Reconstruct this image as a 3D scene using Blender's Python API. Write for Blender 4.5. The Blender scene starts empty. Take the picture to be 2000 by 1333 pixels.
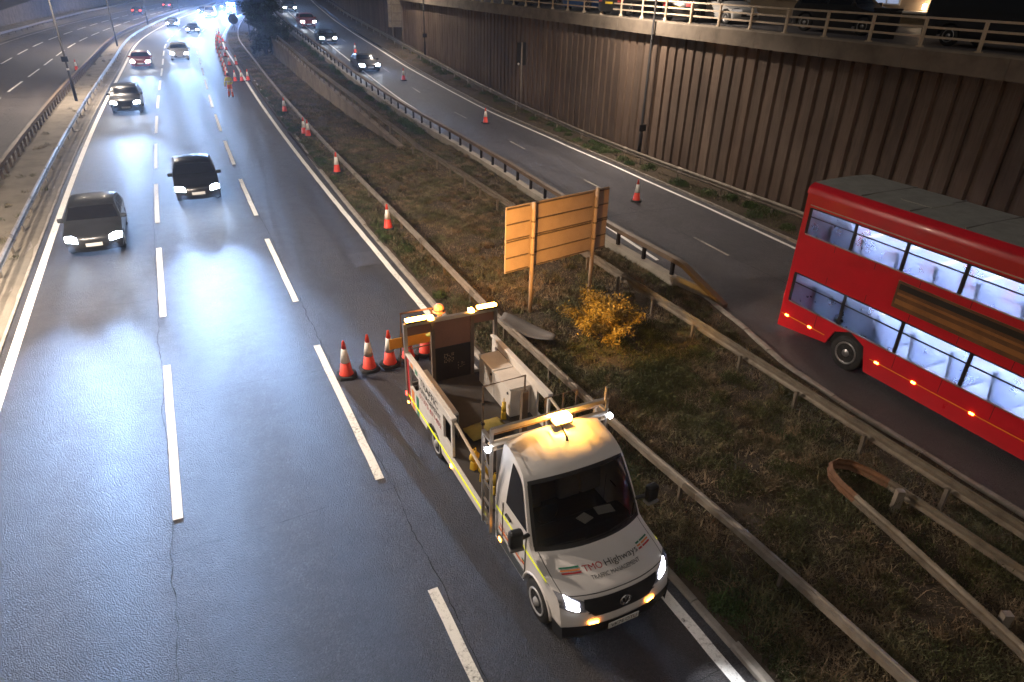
import bpy, bmesh, math, random
import numpy as np
from mathutils import Vector, Matrix

R = math.radians
scene = bpy.context.scene
COL = scene.collection
rnd = random.Random(7)

# ------------------------------------------------------------------ camera
CAM_H, PITCH, ROLL, FPX = 8.826, 0.4979, 0.0275, 1304.6
cd = bpy.data.cameras.new('camera')
cd.sensor_width = 36.0
cd.lens = FPX / 2000 * 36.0
cd.clip_start = 0.1
cd.clip_end = 2000
cam = bpy.data.objects.new('camera', cd)
COL.objects.link(cam)
_f = Vector((0, math.cos(PITCH), -math.sin(PITCH)))
_u = Vector((0, math.sin(PITCH), math.cos(PITCH)))
_r = Vector((1, 0, 0))
_R = _r * math.cos(ROLL) + _u * math.sin(ROLL)
_U = _u * math.cos(ROLL) - _r * math.sin(ROLL)
m = Matrix((_R, _U, -_f)).transposed().to_4x4()
m.translation = (0, 0, CAM_H)
cam.matrix_world = m
scene.camera = cam

# ------------------------------------------------------------------ night sky, faint city glow, exposure
world = bpy.data.worlds.new('World')
scene.world = world
world.use_nodes = True
wn = world.node_tree
bg = wn.nodes['Background']
sky = wn.nodes.new('ShaderNodeTexSky')
sky.sky_type = 'NISHITA'
sky.sun_disc = False
sky.sun_elevation = R(14)
sky.sun_rotation = R(200)
sky.air_density = 1.0
sky.dust_density = 4.0
wn.links.new(sky.outputs[0], bg.inputs[0])
bg.inputs[1].default_value = 0.0045
sl = bpy.data.lights.new('sun', 'SUN')
sl.energy = 0.22
sl.angle = R(60)
sl.color = (1.0, 0.86, 0.74)
sun = bpy.data.objects.new('sun', sl)
COL.objects.link(sun)
sun.rotation_euler = (R(30), R(-14), R(20))
scene.view_settings.view_transform = 'Standard'
scene.view_settings.look = 'None'
scene.view_settings.exposure = 1.12
scene.view_settings.gamma = 1.0
scene.cycles.use_denoising = True
scene.cycles.use_adaptive_sampling = True
scene.cycles.adaptive_threshold = 0.05
scene.cycles.max_bounces = 4
scene.cycles.volume_bounces = 0
scene.cycles.diffuse_bounces = 2
scene.cycles.glossy_bounces = 2
scene.cycles.transmission_bounces = 4
scene.cycles.transparent_max_bounces = 8
scene.cycles.sample_clamp_indirect = 4.0
scene.cycles.sample_clamp_direct = 40.0
scene.cycles.caustics_reflective = False
scene.cycles.caustics_refractive = False

# ------------------------------------------------------------------ road coordinates: s metres along the road, d metres to its offside
_kn = [0, 30, 60, 80, 100, 130, 170, 210]
_kv = [v * 1e-2 for v in (0.00746, -0.10912, -0.05753, 0.08728, -0.39427, -0.09571, -0.14238, 0.1)]
_S = np.arange(0, 330, 0.5)
_k = np.interp(_S, _kn, _kv)
_k[_S > 210] = 0
_A = 0.46925 + np.concatenate([[0], np.cumsum(_k[:-1] * 0.5)])
_X = -0.2957 + np.concatenate([[0], np.cumsum(-np.sin(_A[:-1] + _k[:-1] * 0.25) * 0.5)])
_Y = 5.89368 + np.concatenate([[0], np.cumsum(np.cos(_A[:-1] + _k[:-1] * 0.25) * 0.5)])


def head(s):
    return float(np.interp(s, _S, _A))


def P(s, d, z=0.0):
    if s < 0:
        x, y, a = _X[0] - math.sin(_A[0]) * s, _Y[0] + math.cos(_A[0]) * s, _A[0]
    else:
        x, y, a = np.interp(s, _S, _X), np.interp(s, _S, _Y), np.interp(s, _S, _A)
    return Vector((float(x - math.cos(a) * d), float(y - math.sin(a) * d), z))


def Pn(s, d, z):
    s, d, z = np.broadcast_arrays(np.asarray(s, float), d, z)
    x = np.where(s < 0, _X[0] - math.sin(_A[0]) * s, np.interp(s, _S, _X))
    y = np.where(s < 0, _Y[0] + math.cos(_A[0]) * s, np.interp(s, _S, _Y))
    a = np.interp(s, _S, _A)
    return np.stack([x - np.cos(a) * d, y - np.sin(a) * d, z], -1)


def zslip(s):
    return float(np.interp(s, [0, 22, 30, 40, 50, 60, 75, 90, 110, 140, 200], [0, 0, .05, .3, .8, 1.35, 2.2, 3.0, 4.0, 5.0, 6.0]))


def zwall(s):      # top of the low wall beside the slip road
    return float(np.interp(s, [31, 36, 41, 51, 61, 83, 110, 160], [.1, .5, .9, 1.2, 1.5, 2.1, 2.8, 3.6]))


def dwall(s):
    return float(np.interp(s, [30, 33, 42, 56, 84, 120, 170], [-8.95, -8.85, -8.45, -8.2, -8.1, -8.1, -8.1]))


# ------------------------------------------------------------------ materials
MATS = {}


def new_mat(name):
    mt = bpy.data.materials.new(name)
    mt.use_nodes = True
    MATS[name] = mt
    nt = mt.node_tree
    return mt, nt, nt.nodes['Principled BSDF']


def N(nt, typ, **kw):
    n = nt.nodes.new(typ)
    for k, v in kw.items():
        setattr(n, k, v)
    return n


def noise(nt, vec, scale, detail=4, rough=.6):
    n = N(nt, 'ShaderNodeTexNoise')
    n.inputs['Scale'].default_value = scale
    n.inputs['Detail'].default_value = detail
    n.inputs['Roughness'].default_value = rough
    if vec is not None:
        nt.links.new(vec, n.inputs['Vector'])
    return n


def ramp(nt, fac, stops):
    r = N(nt, 'ShaderNodeValToRGB')
    el = r.color_ramp.elements
    while len(el) < len(stops):
        el.new(0.5)
    for e, (p, c) in zip(el, stops):
        e.position = p
        e.color = (c[0], c[1], c[2], 1)
    nt.links.new(fac, r.inputs[0])
    return r


def mixc(nt, fac, a, b, mode='MIX'):
    n = N(nt, 'ShaderNodeMix', data_type='RGBA', blend_type=mode)
    for key, val in ((0, fac), (6, a), (7, b)):
        if hasattr(val, 'links'):
            nt.links.new(val, n.inputs[key])
        elif key == 0:
            n.inputs[0].default_value = val
        else:
            n.inputs[key].default_value = (val[0], val[1], val[2], 1)
    return n.outputs[2]


def bump(nt, bsdf, h, strength=.3, dist=.01):
    b = N(nt, 'ShaderNodeBump')
    b.inputs['Strength'].default_value = strength
    b.inputs['Distance'].default_value = dist
    nt.links.new(h, b.inputs['Height'])
    nt.links.new(b.outputs[0], bsdf.inputs['Normal'])


def plain(name, col, rough=.5, metal=0.0, dirt=.25, scale=3.0, bmp=0.0, bscale=60, dirtcol=None, coat=0.0, spec=.5):
    """base colour broken up by two sizes of noise, optional fine relief"""
    mt, nt, b = new_mat(name)
    tc = N(nt, 'ShaderNodeTexCoord').outputs['Object']
    n1 = noise(nt, tc, scale, 6, .65)
    dc = dirtcol or [c * .35 for c in col]
    r1 = ramp(nt, n1.outputs[0], [(.42, (0, 0, 0)), (.75, (1, 1, 1))])
    mul = N(nt, 'ShaderNodeMath', operation='MULTIPLY')
    mul.inputs[1].default_value = dirt
    nt.links.new(r1.outputs[0], mul.inputs[0])
    nt.links.new(mixc(nt, mul.outputs[0], col, dc), b.inputs['Base Color'])
    rr = N(nt, 'ShaderNodeMath', operation='MULTIPLY_ADD')
    rr.inputs[1].default_value = .25
    rr.inputs[2].default_value = max(.03, rough - .1)
    nt.links.new(n1.outputs[0], rr.inputs[0])
    nt.links.new(rr.outputs[0], b.inputs['Roughness'])
    b.inputs['Metallic'].default_value = metal
    b.inputs['Coat Weight'].default_value = coat
    b.inputs['Specular IOR Level'].default_value = spec
    if bmp:
        n2 = noise(nt, tc, bscale, 3, .6)
        bump(nt, b, n2.outputs[0], bmp, .01)
    return mt


def emit(name, col, strength):
    mt, nt, b = new_mat(name)
    b.inputs['Base Color'].default_value = (col[0], col[1], col[2], 1)
    b.inputs['Emission Color'].default_value = (col[0], col[1], col[2], 1)
    b.inputs['Emission Strength'].default_value = strength
    b.inputs['Roughness'].default_value = .2
    return mt


def asphalt(name, base, gloss):
    mt, nt, b = new_mat(name)
    tc = N(nt, 'ShaderNodeTexCoord').outputs['Object']
    vo = N(nt, 'ShaderNodeTexVoronoi')
    vo.inputs['Scale'].default_value = 50
    nt.links.new(tc, vo.inputs['Vector'])
    big = noise(nt, tc, .35, 5, .6)
    mid = noise(nt, tc, 2.2, 5, .7)
    fine = noise(nt, tc, 130, 2, .6)
    agg = ramp(nt, vo.outputs['Color'], [(.1, [c * .55 for c in base]), (.55, base), (.95, [c * 1.9 for c in base])])
    c2 = mixc(nt, ramp(nt, mid.outputs[0], [(.4, (0, 0, 0)), (.7, (.55, .55, .55))]).outputs[0], agg.outputs[0], [c * .62 for c in base])
    c3 = mixc(nt, ramp(nt, big.outputs[0], [(.42, (0, 0, 0)), (.62, (.25, .25, .25))]).outputs[0], c2, [c * 1.35 for c in base])
    # wheel tracks: offset across the lanes from the world position
    dt = N(nt, 'ShaderNodeVectorMath', operation='DOT_PRODUCT')
    nt.links.new(tc, dt.inputs[0])
    a0 = 0.46925
    dt.inputs[1].default_value = (-math.cos(a0), -math.sin(a0), 0)
    of = N(nt, 'ShaderNodeMath', operation='MULTIPLY_ADD')
    of.inputs[1].default_value = 2 * math.pi / 1.825
    of.inputs[2].default_value = (2 * math.pi / 1.825) * (math.cos(a0) * -0.2957 + math.sin(a0) * 5.89368)
    nt.links.new(dt.outputs['Value'], of.inputs[0])
    cs = N(nt, 'ShaderNodeMath', operation='COSINE')
    nt.links.new(of.outputs[0], cs.inputs[0])
    tk = N(nt, 'ShaderNodeMapRange')
    tk.inputs[1].default_value = -1
    tk.inputs[3].default_value = 1
    tk.inputs[4].default_value = 0
    nt.links.new(cs.outputs[0], tk.inputs[0])
    tkn = N(nt, 'ShaderNodeMath', operation='MULTIPLY')
    nt.links.new(tk.outputs[0], tkn.inputs[0])
    tkn.inputs[1].default_value = .5
    c3 = mixc(nt, tkn.outputs[0], c3, [c * .55 for c in base])
    nt.links.new(c3, b.inputs['Base Color'])
    rr = N(nt, 'ShaderNodeMapRange')
    rr.inputs[1].default_value = .3
    rr.inputs[2].default_value = .7
    rr.inputs[3].default_value = gloss - .03
    rr.inputs[4].default_value = gloss + .03
    nt.links.new(mid.outputs[0], rr.inputs[0])
    rk = N(nt, 'ShaderNodeMath', operation='MULTIPLY_ADD')
    rk.inputs[1].default_value = -.10
    nt.links.new(tkn.outputs[0], rk.inputs[0])
    nt.links.new(rr.outputs[0], rk.inputs[2])
    nt.links.new(rk.outputs[0], b.inputs['Roughness'])
    b.inputs['Specular IOR Level'].default_value = .5
    ad = N(nt, 'ShaderNodeMath', operation='MULTIPLY_ADD')
    nt.links.new(vo.outputs['Distance'], ad.inputs[0])
    ad.inputs[1].default_value = -1.3
    nt.links.new(fine.outputs[0], ad.inputs[2])
    bump(nt, b, ad.outputs[0], 1.0, .02)
    return mt


M_ASPH = asphalt('asphalt', (.052, .049, .053), .54)
M_ASPH2 = asphalt('asphalt_pale', (.075, .066, .064), .62)
M_ASPH3 = asphalt('asphalt_slip', (.078, .074, .082), .55)


def paint(name, col, thr=.62):
    mt, nt, b = new_mat(name)
    tc = N(nt, 'ShaderNodeTexCoord').outputs['Object']
    n1 = noise(nt, tc, 14, 7, .75)
    n2 = noise(nt, tc, 1.1, 4, .6)
    ad = N(nt, 'ShaderNodeMath', operation='MULTIPLY_ADD')
    ad.inputs[1].default_value = .45
    nt.links.new(n2.outputs[0], ad.inputs[0])
    nt.links.new(n1.outputs[0], ad.inputs[2])
    r_ = ramp(nt, ad.outputs[0], [(thr, col), (thr + .1, [c * .75 for c in col]), (thr + .22, (.09, .085, .085))])
    nt.links.new(r_.outputs[0], b.inputs['Base Color'])
    b.inputs['Roughness'].default_value = .55
    bump(nt, b, n1.outputs[0], .4, .006)
    return mt


M_LINE = paint('road_paint', (.82, .81, .78), .74)
M_LINE_OLD = paint('worn_road_paint', (.50, .46, .40), .60)
M_CRACK = plain('crack_dark', (.008, .008, .009), .9)
M_SEAL = plain('joint_seal', (.020, .019, .021), .7)
M_CONC = plain('concrete', (.30, .27, .23), .85, dirt=.6, scale=1.2, bmp=.3, bscale=40)
M_CONC_D = plain('concrete_stained', (.19, .155, .12), .85, dirt=.75, scale=1.0, bmp=.3, bscale=30)
M_KERB = plain('kerb_concrete', (.30, .27, .235), .85, dirt=.7, scale=2.5, bmp=.35, bscale=45)
M_SOIL = plain('soil', (.070, .053, .039), .95, dirt=.9, scale=6, bmp=1.0, bscale=30, dirtcol=(.030, .026, .016), spec=.2)
M_DUST = plain('dusty_concrete', (.19, .165, .13), .92, dirt=.75, scale=.8, bmp=.5, bscale=25, dirtcol=(.085, .07, .052))
M_GALV = plain('galvanised_steel', (.30, .265, .225), .55, metal=.35, dirt=.6, scale=3, bmp=.1, bscale=50, dirtcol=(.13, .09, .06))
M_GALVD = plain('weathered_steel', (.17, .145, .115), .6, metal=.3, dirt=.7, scale=3, dirtcol=(.07, .05, .035))
M_RUST = plain('rusty_steel', (.17, .085, .045), .8, metal=.1, dirt=.6, scale=9, bmp=.3, bscale=60)
M_DARKST = plain('dark_painted_steel', (.012, .011, .012), .6, dirt=.3, spec=.25)
M_BROWNST = plain('brown_painted_steel', (.15, .11, .08), .55, metal=.1, dirt=.5, dirtcol=(.06, .04, .03))
M_BLACK = plain('black_plastic', (.012, .012, .013), .45, dirt=.2)
M_RUBBER = plain('rubber', (.018, .018, .019), .75, dirt=.3, bmp=.15)
M_WHITE = plain('white_vehicle_paint', (.72, .69, .67), .32, dirt=.28, scale=2, coat=.5, dirtcol=(.5, .46, .42))
M_WPANEL = plain('white_side_panel', (.62, .59, .56), .45, dirt=.4, scale=2.5, dirtcol=(.36, .31, .27))
M_CREAM = plain('cream_rail', (.50, .41, .31), .5, dirt=.3, dirtcol=(.25, .19, .13))
M_ALU = plain('aluminium', (.45, .42, .39), .35, metal=.8, dirt=.25)
M_GREYP = plain('grey_panel', (.16, .15, .145), .5, dirt=.3)
M_ORNG = plain('orange_frame', (.55, .17, .035), .5, dirt=.3)
M_CONE = plain('cone_orange', (.70, .055, .03), .5, dirt=.25, scale=8, dirtcol=(.35, .04, .02))
M_SLEEVE = plain('cone_sleeve', (.78, .74, .70), .35, dirt=.3, scale=9, dirtcol=(.45, .40, .34))
M_GLASSD = plain('dark_glass', (.008, .008, .010), .06, dirt=0, spec=.6)
M_SIGNBACK = plain('sign_back_alu', (.40, .32, .25), .6, metal=.05, dirt=.3, scale=1.8, bmp=.05)
M_GREENP = plain('green_band', (.02, .17, .10), .45, dirt=.15)
M_REDP = plain('red_band', (.42, .025, .03), .45, dirt=.15)
M_ORP = plain('orange_band', (.70, .24, .07), .45, dirt=.15)
M_YEL = emit('yellow_glowing_tape', (.78, .80, .03), .28)  # tape given a faint glow of its own in place of reflected light
M_LET = plain('black_lettering', (.012, .012, .013), .5, dirt=.1)
M_LETR = plain('red_lettering', (.38, .02, .025), .5, dirt=.1)
M_YPL = plain('yellow_plastic', (.62, .40, .03), .45, dirt=.3)
M_CHROME = plain('chrome', (.65, .65, .66), .15, metal=1.0, dirt=.05)
M_RIM = plain('wheel_alloy', (.33, .33, .34), .35, metal=.8, dirt=.3)
M_AMBER = emit('amber_light', (1.0, .42, .06), 38)
M_AMBER2 = emit('amber_marker', (1.0, .36, .04), 14)
M_REDL = emit('red_tail_light', (1.0, .03, .02), 9)
M_HEAD = emit('headlight_lens', (.80, .90, 1.0), 60)
M_HEADW = emit('van_headlight_lens', (.92, .93, 1.0), 22)
M_WORK = emit('white_work_light', (.9, .92, 1.0), 30)
M_LAMP = emit('street_lamp_lens', (1.0, .87, .72), 30)


def grassmat(name, stops, scale=.7):
    mt, nt, b = new_mat(name)
    g = N(nt, 'ShaderNodeNewGeometry').outputs['Position']
    n1 = noise(nt, g, scale, 5, .65)
    r_ = ramp(nt, n1.outputs[0], stops)
    at = N(nt, 'ShaderNodeAttribute', attribute_name='tint')
    hs = N(nt, 'ShaderNodeHueSaturation')
    nt.links.new(r_.outputs[0], hs.inputs['Color'])
    mr = N(nt, 'ShaderNodeMapRange')
    mr.inputs[3].default_value = .45
    mr.inputs[4].default_value = 1.7
    nt.links.new(at.outputs['Fac'], mr.inputs[0])
    nt.links.new(mr.outputs[0], hs.inputs['Value'])
    nt.links.new(hs.outputs[0], b.inputs['Base Color'])
    b.inputs['Roughness'].default_value = .7
    b.inputs['Specular IOR Level'].default_value = .25
    return mt


M_GRASS = grassmat('verge_grass', [(.30, (.052, .066, .028)), (.45, (.105, .100, .050)), (.56, (.17, .130, .080)), (.72, (.25, .18, .115))])
M_WEED = grassmat('green_weeds', [(.3, (.030, .055, .016)), (.6, (.060, .090, .028)), (.8, (.10, .12, .045))], 1.3)
M_LEAF = grassmat('shrub_leaf', [(.3, (.17, .13, .03)), (.7, (.30, .19, .045))], 2)
M_TREE = grassmat('tree_leaf', [(.3, (.018, .026, .014)), (.7, (.045, .055, .026))], 1)
M_BARK = plain('bark', (.05, .04, .032), .9, dirt=.5, bmp=.6, bscale=25)

# ------------------------------------------------------------------ mesh helpers


class MB:
    def __init__(self):
        self.v = []
        self.f = []

    def add(self, vs, fs):
        o = len(self.v)
        self.v += [tuple(p) for p in vs]
        self.f += [tuple(i + o for i in f) for f in fs]
        return self

    def box(self, c, s, rz=0.0, rx=0.0, taper=1.0):
        hx, hy, hz = s[0] / 2, s[1] / 2, s[2] / 2
        mt = Matrix.Translation(c) @ Matrix.Rotation(rz, 4, 'Z') @ Matrix.Rotation(rx, 4, 'X')
        pts = []
        for z, t in ((-hz, 1), (hz, taper)):
            for x, y in ((-hx, -hy), (hx, -hy), (hx, hy), (-hx, hy)):
                pts.append(mt @ Vector((x * t, y * t, z)))
        return self.add(pts, [(0, 3, 2, 1), (4, 5, 6, 7), (0, 1, 5, 4), (1, 2, 6, 5), (2, 3, 7, 6), (3, 0, 4, 7)])

    def bb(self, x0, x1, y0, y1, z0, z1):
        return self.box(((x0 + x1) / 2, (y0 + y1) / 2, (z0 + z1) / 2), (abs(x1 - x0), abs(y1 - y0), abs(z1 - z0)))

    def tube(self, pts, r, n=8, cap=True):
        pts = [Vector(p) for p in pts]
        rs = r if isinstance(r, (list, tuple)) else [r] * len(pts)
        vs, fs = [], []
        ref = None
        for i, p in enumerate(pts):
            t = (pts[min(i + 1, len(pts) - 1)] - pts[max(i - 1, 0)])
            t = t.normalized() if t.length > 1e-9 else Vector((0, 0, 1))
            if ref is None:
                ref = Vector((1, 0, 0)) if abs(t.x) < .8 else Vector((0, 1, 0))
            u = (ref - t * ref.dot(t)).normalized()
            ref = u
            w = t.cross(u)
            for k in range(n):
                a = 2 * math.pi * k / n
                vs.append(p + (u * math.cos(a) + w * math.sin(a)) * rs[i])
        for i in range(len(pts) - 1):
            for k in range(n):
                k2 = (k + 1) % n
                fs.append((i * n + k, i * n + k2, (i + 1) * n + k2, (i + 1) * n + k))
        if cap:
            fs.append(tuple(range(n))[::-1])
            fs.append(tuple((len(pts) - 1) * n + k for k in range(n)))
        return self.add(vs, fs)

    def lathe(self, prof, n=20, axis='Z', c=(0, 0, 0)):
        vs, fs = [], []
        for r_, h in prof:
            for k in range(n):
                a = 2 * math.pi * k / n
                if axis == 'Z':
                    vs.append((c[0] + r_ * math.cos(a), c[1] + r_ * math.sin(a), c[2] + h))
                elif axis == 'X':
                    vs.append((c[0] + h, c[1] + r_ * math.cos(a), c[2] + r_ * math.sin(a)))
                else:
                    vs.append((c[0] + r_ * math.sin(a), c[1] + h, c[2] + r_ * math.cos(a)))
        m_ = len(prof)
        for i in range(m_ - 1):
            for k in range(n):
                k2 = (k + 1) % n
                fs.append((i * n + k, i * n + k2, (i + 1) * n + k2, (i + 1) * n + k))
        fs.append(tuple(range(n))[::-1])
        fs.append(tuple((m_ - 1) * n + k for k in range(n)))
        return self.add(vs, fs)

    def grid(self, g, closed=False):
        ni, nj = len(g), len(g[0])
        vs = [p for row in g for p in row]
        fs = []
        for i in range(ni - 1):
            for j in range(nj - 1):
                fs.append((i * nj + j, i * nj + j + 1, (i + 1) * nj + j + 1, (i + 1) * nj + j))
        return self.add(vs, fs)

    def prism(self, poly, fn0, fn1):
        """poly: 2d points; fn0 / fn1 map a 2d point onto the two faces"""
        n = len(poly)
        vs = [fn0(p) for p in poly] + [fn1(p) for p in poly]
        fs = [tuple(range(n))[::-1], tuple(range(n, 2 * n))]
        for k in range(n):
            k2 = (k + 1) % n
            fs.append((k, k2, n + k2, n + k))
        return self.add(vs, fs)

    def sweep(self, prof, path, closed=True):
        """prof: (offset d, dz) points; path: (s, d, z) stations in road coordinates"""
        rows = [[P(s, d + a, z + b) for a, b in prof] for s, d, z in path]
        n = len(prof)
        vs = [p for r_ in rows for p in r_]
        fs = []
        for i in range(len(rows) - 1):
            for k in range(n if closed else n - 1):
                k2 = (k + 1) % n
                fs.append((i * n + k, i * n + k2, (i + 1) * n + k2, (i + 1) * n + k))
        if closed:
            fs.append(tuple(range(n)))
            fs.append(tuple((len(rows) - 1) * n + k for k in range(n))[::-1])
        return self.add(vs, fs)

    def mesh(self, name):
        me = bpy.data.meshes.new(name)
        me.from_pydata(self.v, [], self.f)
        bm = bmesh.new()
        bm.from_mesh(me)
        bmesh.ops.recalc_face_normals(bm, faces=bm.faces)
        bm.to_mesh(me)
        bm.free()
        return me

    def build(self, name, mt, parent=None, smooth=False, world=False, bevel=0.0):
        me = self.mesh(name)
        return link(name, me, mt, parent, smooth, world, bevel)


def link(name, me, mt, parent=None, smooth=False, world=False, bevel=0.0):
    if mt is not None and not me.materials:
        me.materials.append(mt)
    if smooth:
        me.polygons.foreach_set('use_smooth', [True] * len(me.polygons))
    o = bpy.data.objects.new(name, me)
    COL.objects.link(o)
    if parent is not None:
        o.parent = parent
        if world:   # vertices are given in world metres although the part hangs on a placed thing
            o.matrix_parent_inverse = base_matrix(parent).inverted()
    if bevel:
        bv = o.modifiers.new('bevel', 'BEVEL')
        bv.width = bevel
        bv.segments = 2
        bv.limit_method = 'ANGLE'
        bv.angle_limit = R(40)
    return o


def base_matrix(o):
    mt = Matrix.Translation(o.location) @ o.rotation_euler.to_matrix().to_4x4()
    return (base_matrix(o.parent) @ mt) if o.parent else mt


def tag(o, label=None, cat=None, group=None, kind=None):
    if label:
        o['label'] = label
    if cat:
        o['category'] = cat
    if group:
        o['group'] = group
    if kind:
        o['kind'] = kind
    return o


def thing(name, loc, rz, label, cat, group=None):
    o = bpy.data.objects.new(name, None)
    o.empty_display_size = .2
    COL.objects.link(o)
    o.location = loc
    o.rotation_euler = (0, 0, rz)
    return tag(o, label, cat, group)


def struct(name, mb, mt, smooth=False):
    return tag(mb.build(name, mt, None, smooth), kind='structure')


def piece(name, me, parent, loc, rz=0.0, world=True):
    """one copy of an alike piece, placed in world metres"""
    o = bpy.data.objects.new(name, me)
    COL.objects.link(o)
    o.location = loc
    o.rotation_euler = (0, 0, rz)
    if parent is not None:
        o.parent = parent
        if world:
            o.matrix_parent_inverse = base_matrix(parent).inverted()
    return o


def copy_tree(o, parent=None):
    c = o.copy()
    COL.objects.link(c)
    c.parent = parent
    if parent is not None:
        c.matrix_parent_inverse = o.matrix_parent_inverse
    for ch in list(o.children):
        copy_tree(ch, c)
    return c


def spot(name, parent, loc, direction, energy, col, size, blend=.5, radius=.08, wide=1.0):
    ld = bpy.data.lights.new(name, 'SPOT')
    ld.energy = energy
    ld.color = col
    ld.spot_size = size
    ld.spot_blend = blend
    ld.shadow_soft_size = radius
    o = bpy.data.objects.new(name, ld)
    COL.objects.link(o)
    o.parent = parent
    o.location = loc
    o.rotation_euler = Vector(direction).to_track_quat('-Z', 'Y').to_euler()
    o.scale = (wide, 1, 1)
    return o


def text_mesh(body, size, align='CENTER', shear=0.0, bold=0.0):
    cu = bpy.data.curves.new('lettering', 'FONT')
    cu.body = body
    cu.size = size
    cu.align_x = align
    cu.align_y = 'CENTER'
    cu.shear = shear
    cu.offset = bold
    cu.resolution_u = 3
    o = bpy.data.objects.new('lettering', cu)
    COL.objects.link(o)
    dg = bpy.context.evaluated_depsgraph_get()
    me = bpy.data.meshes.new_from_object(o.evaluated_get(dg))
    bpy.data.objects.remove(o)
    bpy.data.curves.remove(cu)
    me.materials.clear()
    return me


def text_on(name, body, size, fn, mt, parent, align='CENTER', shear=0.0, bold=0.0, width=None):
    """flat print laid on a surface: fn maps letter coordinates to the surface"""
    me = text_mesh(body, size, align, shear, bold)
    if width:
        xs = [v.co.x for v in me.vertices]
        k = width / (max(xs) - min(xs))
        x0 = min(xs) if align == 'LEFT' else (max(xs) + min(xs)) / 2
        for v in me.vertices:
            v.co.x = (v.co.x - x0) * k
    for v in me.vertices:
        v.co = fn(v.co.x, v.co.y)
    return link(name, me, mt, parent)

# ================================================================== THE SETTING
def strip(s0, s1, step, ds_, zf):
    """sheet over stations s and offsets ds_(s) -> list of d"""
    g = []
    n = max(1, int(round((s1 - s0) / step)))
    for i in range(n + 1):
        s = s0 + (s1 - s0) * i / n
        g.append([P(s, d, zf(s, d)) for d in ds_(s)])
    return MB().grid(g)


gm = MB()
gm.add([(-600, -300, -.12), (400, -300, -.12), (400, 700, -.12), (-600, 700, -.12)], [(0, 1, 2, 3)])
struct('ground', gm, M_SOIL)

ROAD = struct('main_road', strip(-14, 300, 1.5, lambda s: [-3.78, -1.8, 0, 1.8, 3.65, 5.5, 7.5], lambda s, d: 0.0), M_ASPH)
OPP = struct('opposite_road', strip(-14, 300, 2, lambda s: [10.3, 13, 16, 19, 23.1], lambda s, d: 0.0), M_ASPH2)


def dslipL(s):
    return float(np.interp(s, [-14, 0, 3, 5, 7, 9, 11.5, 20, 30, 50, 90, 200], [-10.85, -10.85, -10.85, -11.0, -11.5, -11.85, -12.0, -12.1, -12.3, -11.6, -11.2, -11.2]))


def dslipR(s):
    return float(np.interp(s, [-14, 10, 17, 25, 32, 43, 59, 80, 103, 200], [-18.0, -18.1, -18.5, -18.7, -18.6, -18.0, -17.45, -17.4, -17.9, -18]))


SLIP = struct('slip_road', strip(-14, 200, 1.5, lambda s: [dslipL(s), dslipL(s) - 2, -15.5, dslipR(s) + .7, dslipR(s) - .35], lambda s, d: zslip(s)), M_ASPH3)


def hz(s, d):
    return .03 * math.sin(s * 1.7 + d * 2.3) + .025 * math.sin(s * .61 - d * 1.9) + .02 * math.sin(s * 3.1 + d * .7)


def verge_z(s, d):
    edge = min(1, max(0, (-3.8 - d) / .5))
    return .06 + edge * (.07 + hz(s, d))


def bank_z(s, d):
    """soil between the verge and the edge of the slip road"""
    if s < 32:
        t = min(1, max(0, (d + 8.9) / (dslipL(s) + .25 + 8.9)))
        return .13 * (1 - t) + (zslip(s) + .05) * t + hz(s, d) * (1 - t * .5)
    a, b = dwall(s) - .22, dslipL(s) + .3
    t = min(1, max(0, (d - a) / (b - a)))
    lo, hi = zwall(s) - .06, zslip(s) - .05
    return lo + (hi - lo) * (t ** .7) + hz(s, d) * .6


VERGE = struct('verge', strip(-14, 32, .6, lambda s: [-3.8 - i * (8.9 - 3.8) / 11 for i in range(12)], verge_z), M_SOIL, True)
struct('far_verge', strip(32, 200, 1.2, lambda s: [-3.8 - i * (-dwall(s) - 3.8) / 7 for i in range(8)], verge_z), M_SOIL, True)
BANK = struct('bank', strip(-14, 32, .6, lambda s: [-8.9 + (dslipL(s) + 8.9) * i / 6 for i in range(7)], bank_z), M_SOIL, True)
struct('wall_bank', strip(32, 200, 1.2, lambda s: [dwall(s) - .2 + (dslipL(s) - .02 - dwall(s) + .2) * i / 7 for i in range(8)], bank_z), M_SOIL, True)
RVERGE = struct('wall_verge', strip(-14, 200, 1.0, lambda s: [dslipR(s) - .5, dslipR(s) - .9, -19.6, -20.4, -21.45],
                                     lambda s, d: zslip(s) + .10 + (hz(s, d) if d < -19.2 else 0)), M_SOIL, True)
RES = struct('central_reserve', strip(-14, 300, 1.0, lambda s: [7.5, 7.62, 8.1, 8.7, 9.3, 9.9, 10.3], lambda s, d: .03 + (.05 + .5 * hz(s, d) if 7.6 < d < 10.2 else 0)), M_DUST, True)
struct('offside_verge', strip(-14, 300, 2.0, lambda s: [23.1, 24, 25.5, 27, 28.4], lambda s, d: .02 + .08 * (d - 23.1)), M_DUST, True)


# ---- painted markings, one object per mark
def mark(parent, name, s0, s1, d, w, mt, z=.005, n=4, zf=None, jit=.0):
    g = []
    for i in range(n + 1):
        s = s0 + (s1 - s0) * i / n
        zz = (zf(s) if zf else 0) + z
        j = (rnd.random() - .5) * jit
        g.append([P(s, (d(s) if callable(d) else d) + w / 2 + j, zz), P(s, (d(s) if callable(d) else d) - w / 2 + j * .6, zz)])
    return MB().grid(g).build(name, mt, parent)


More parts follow.
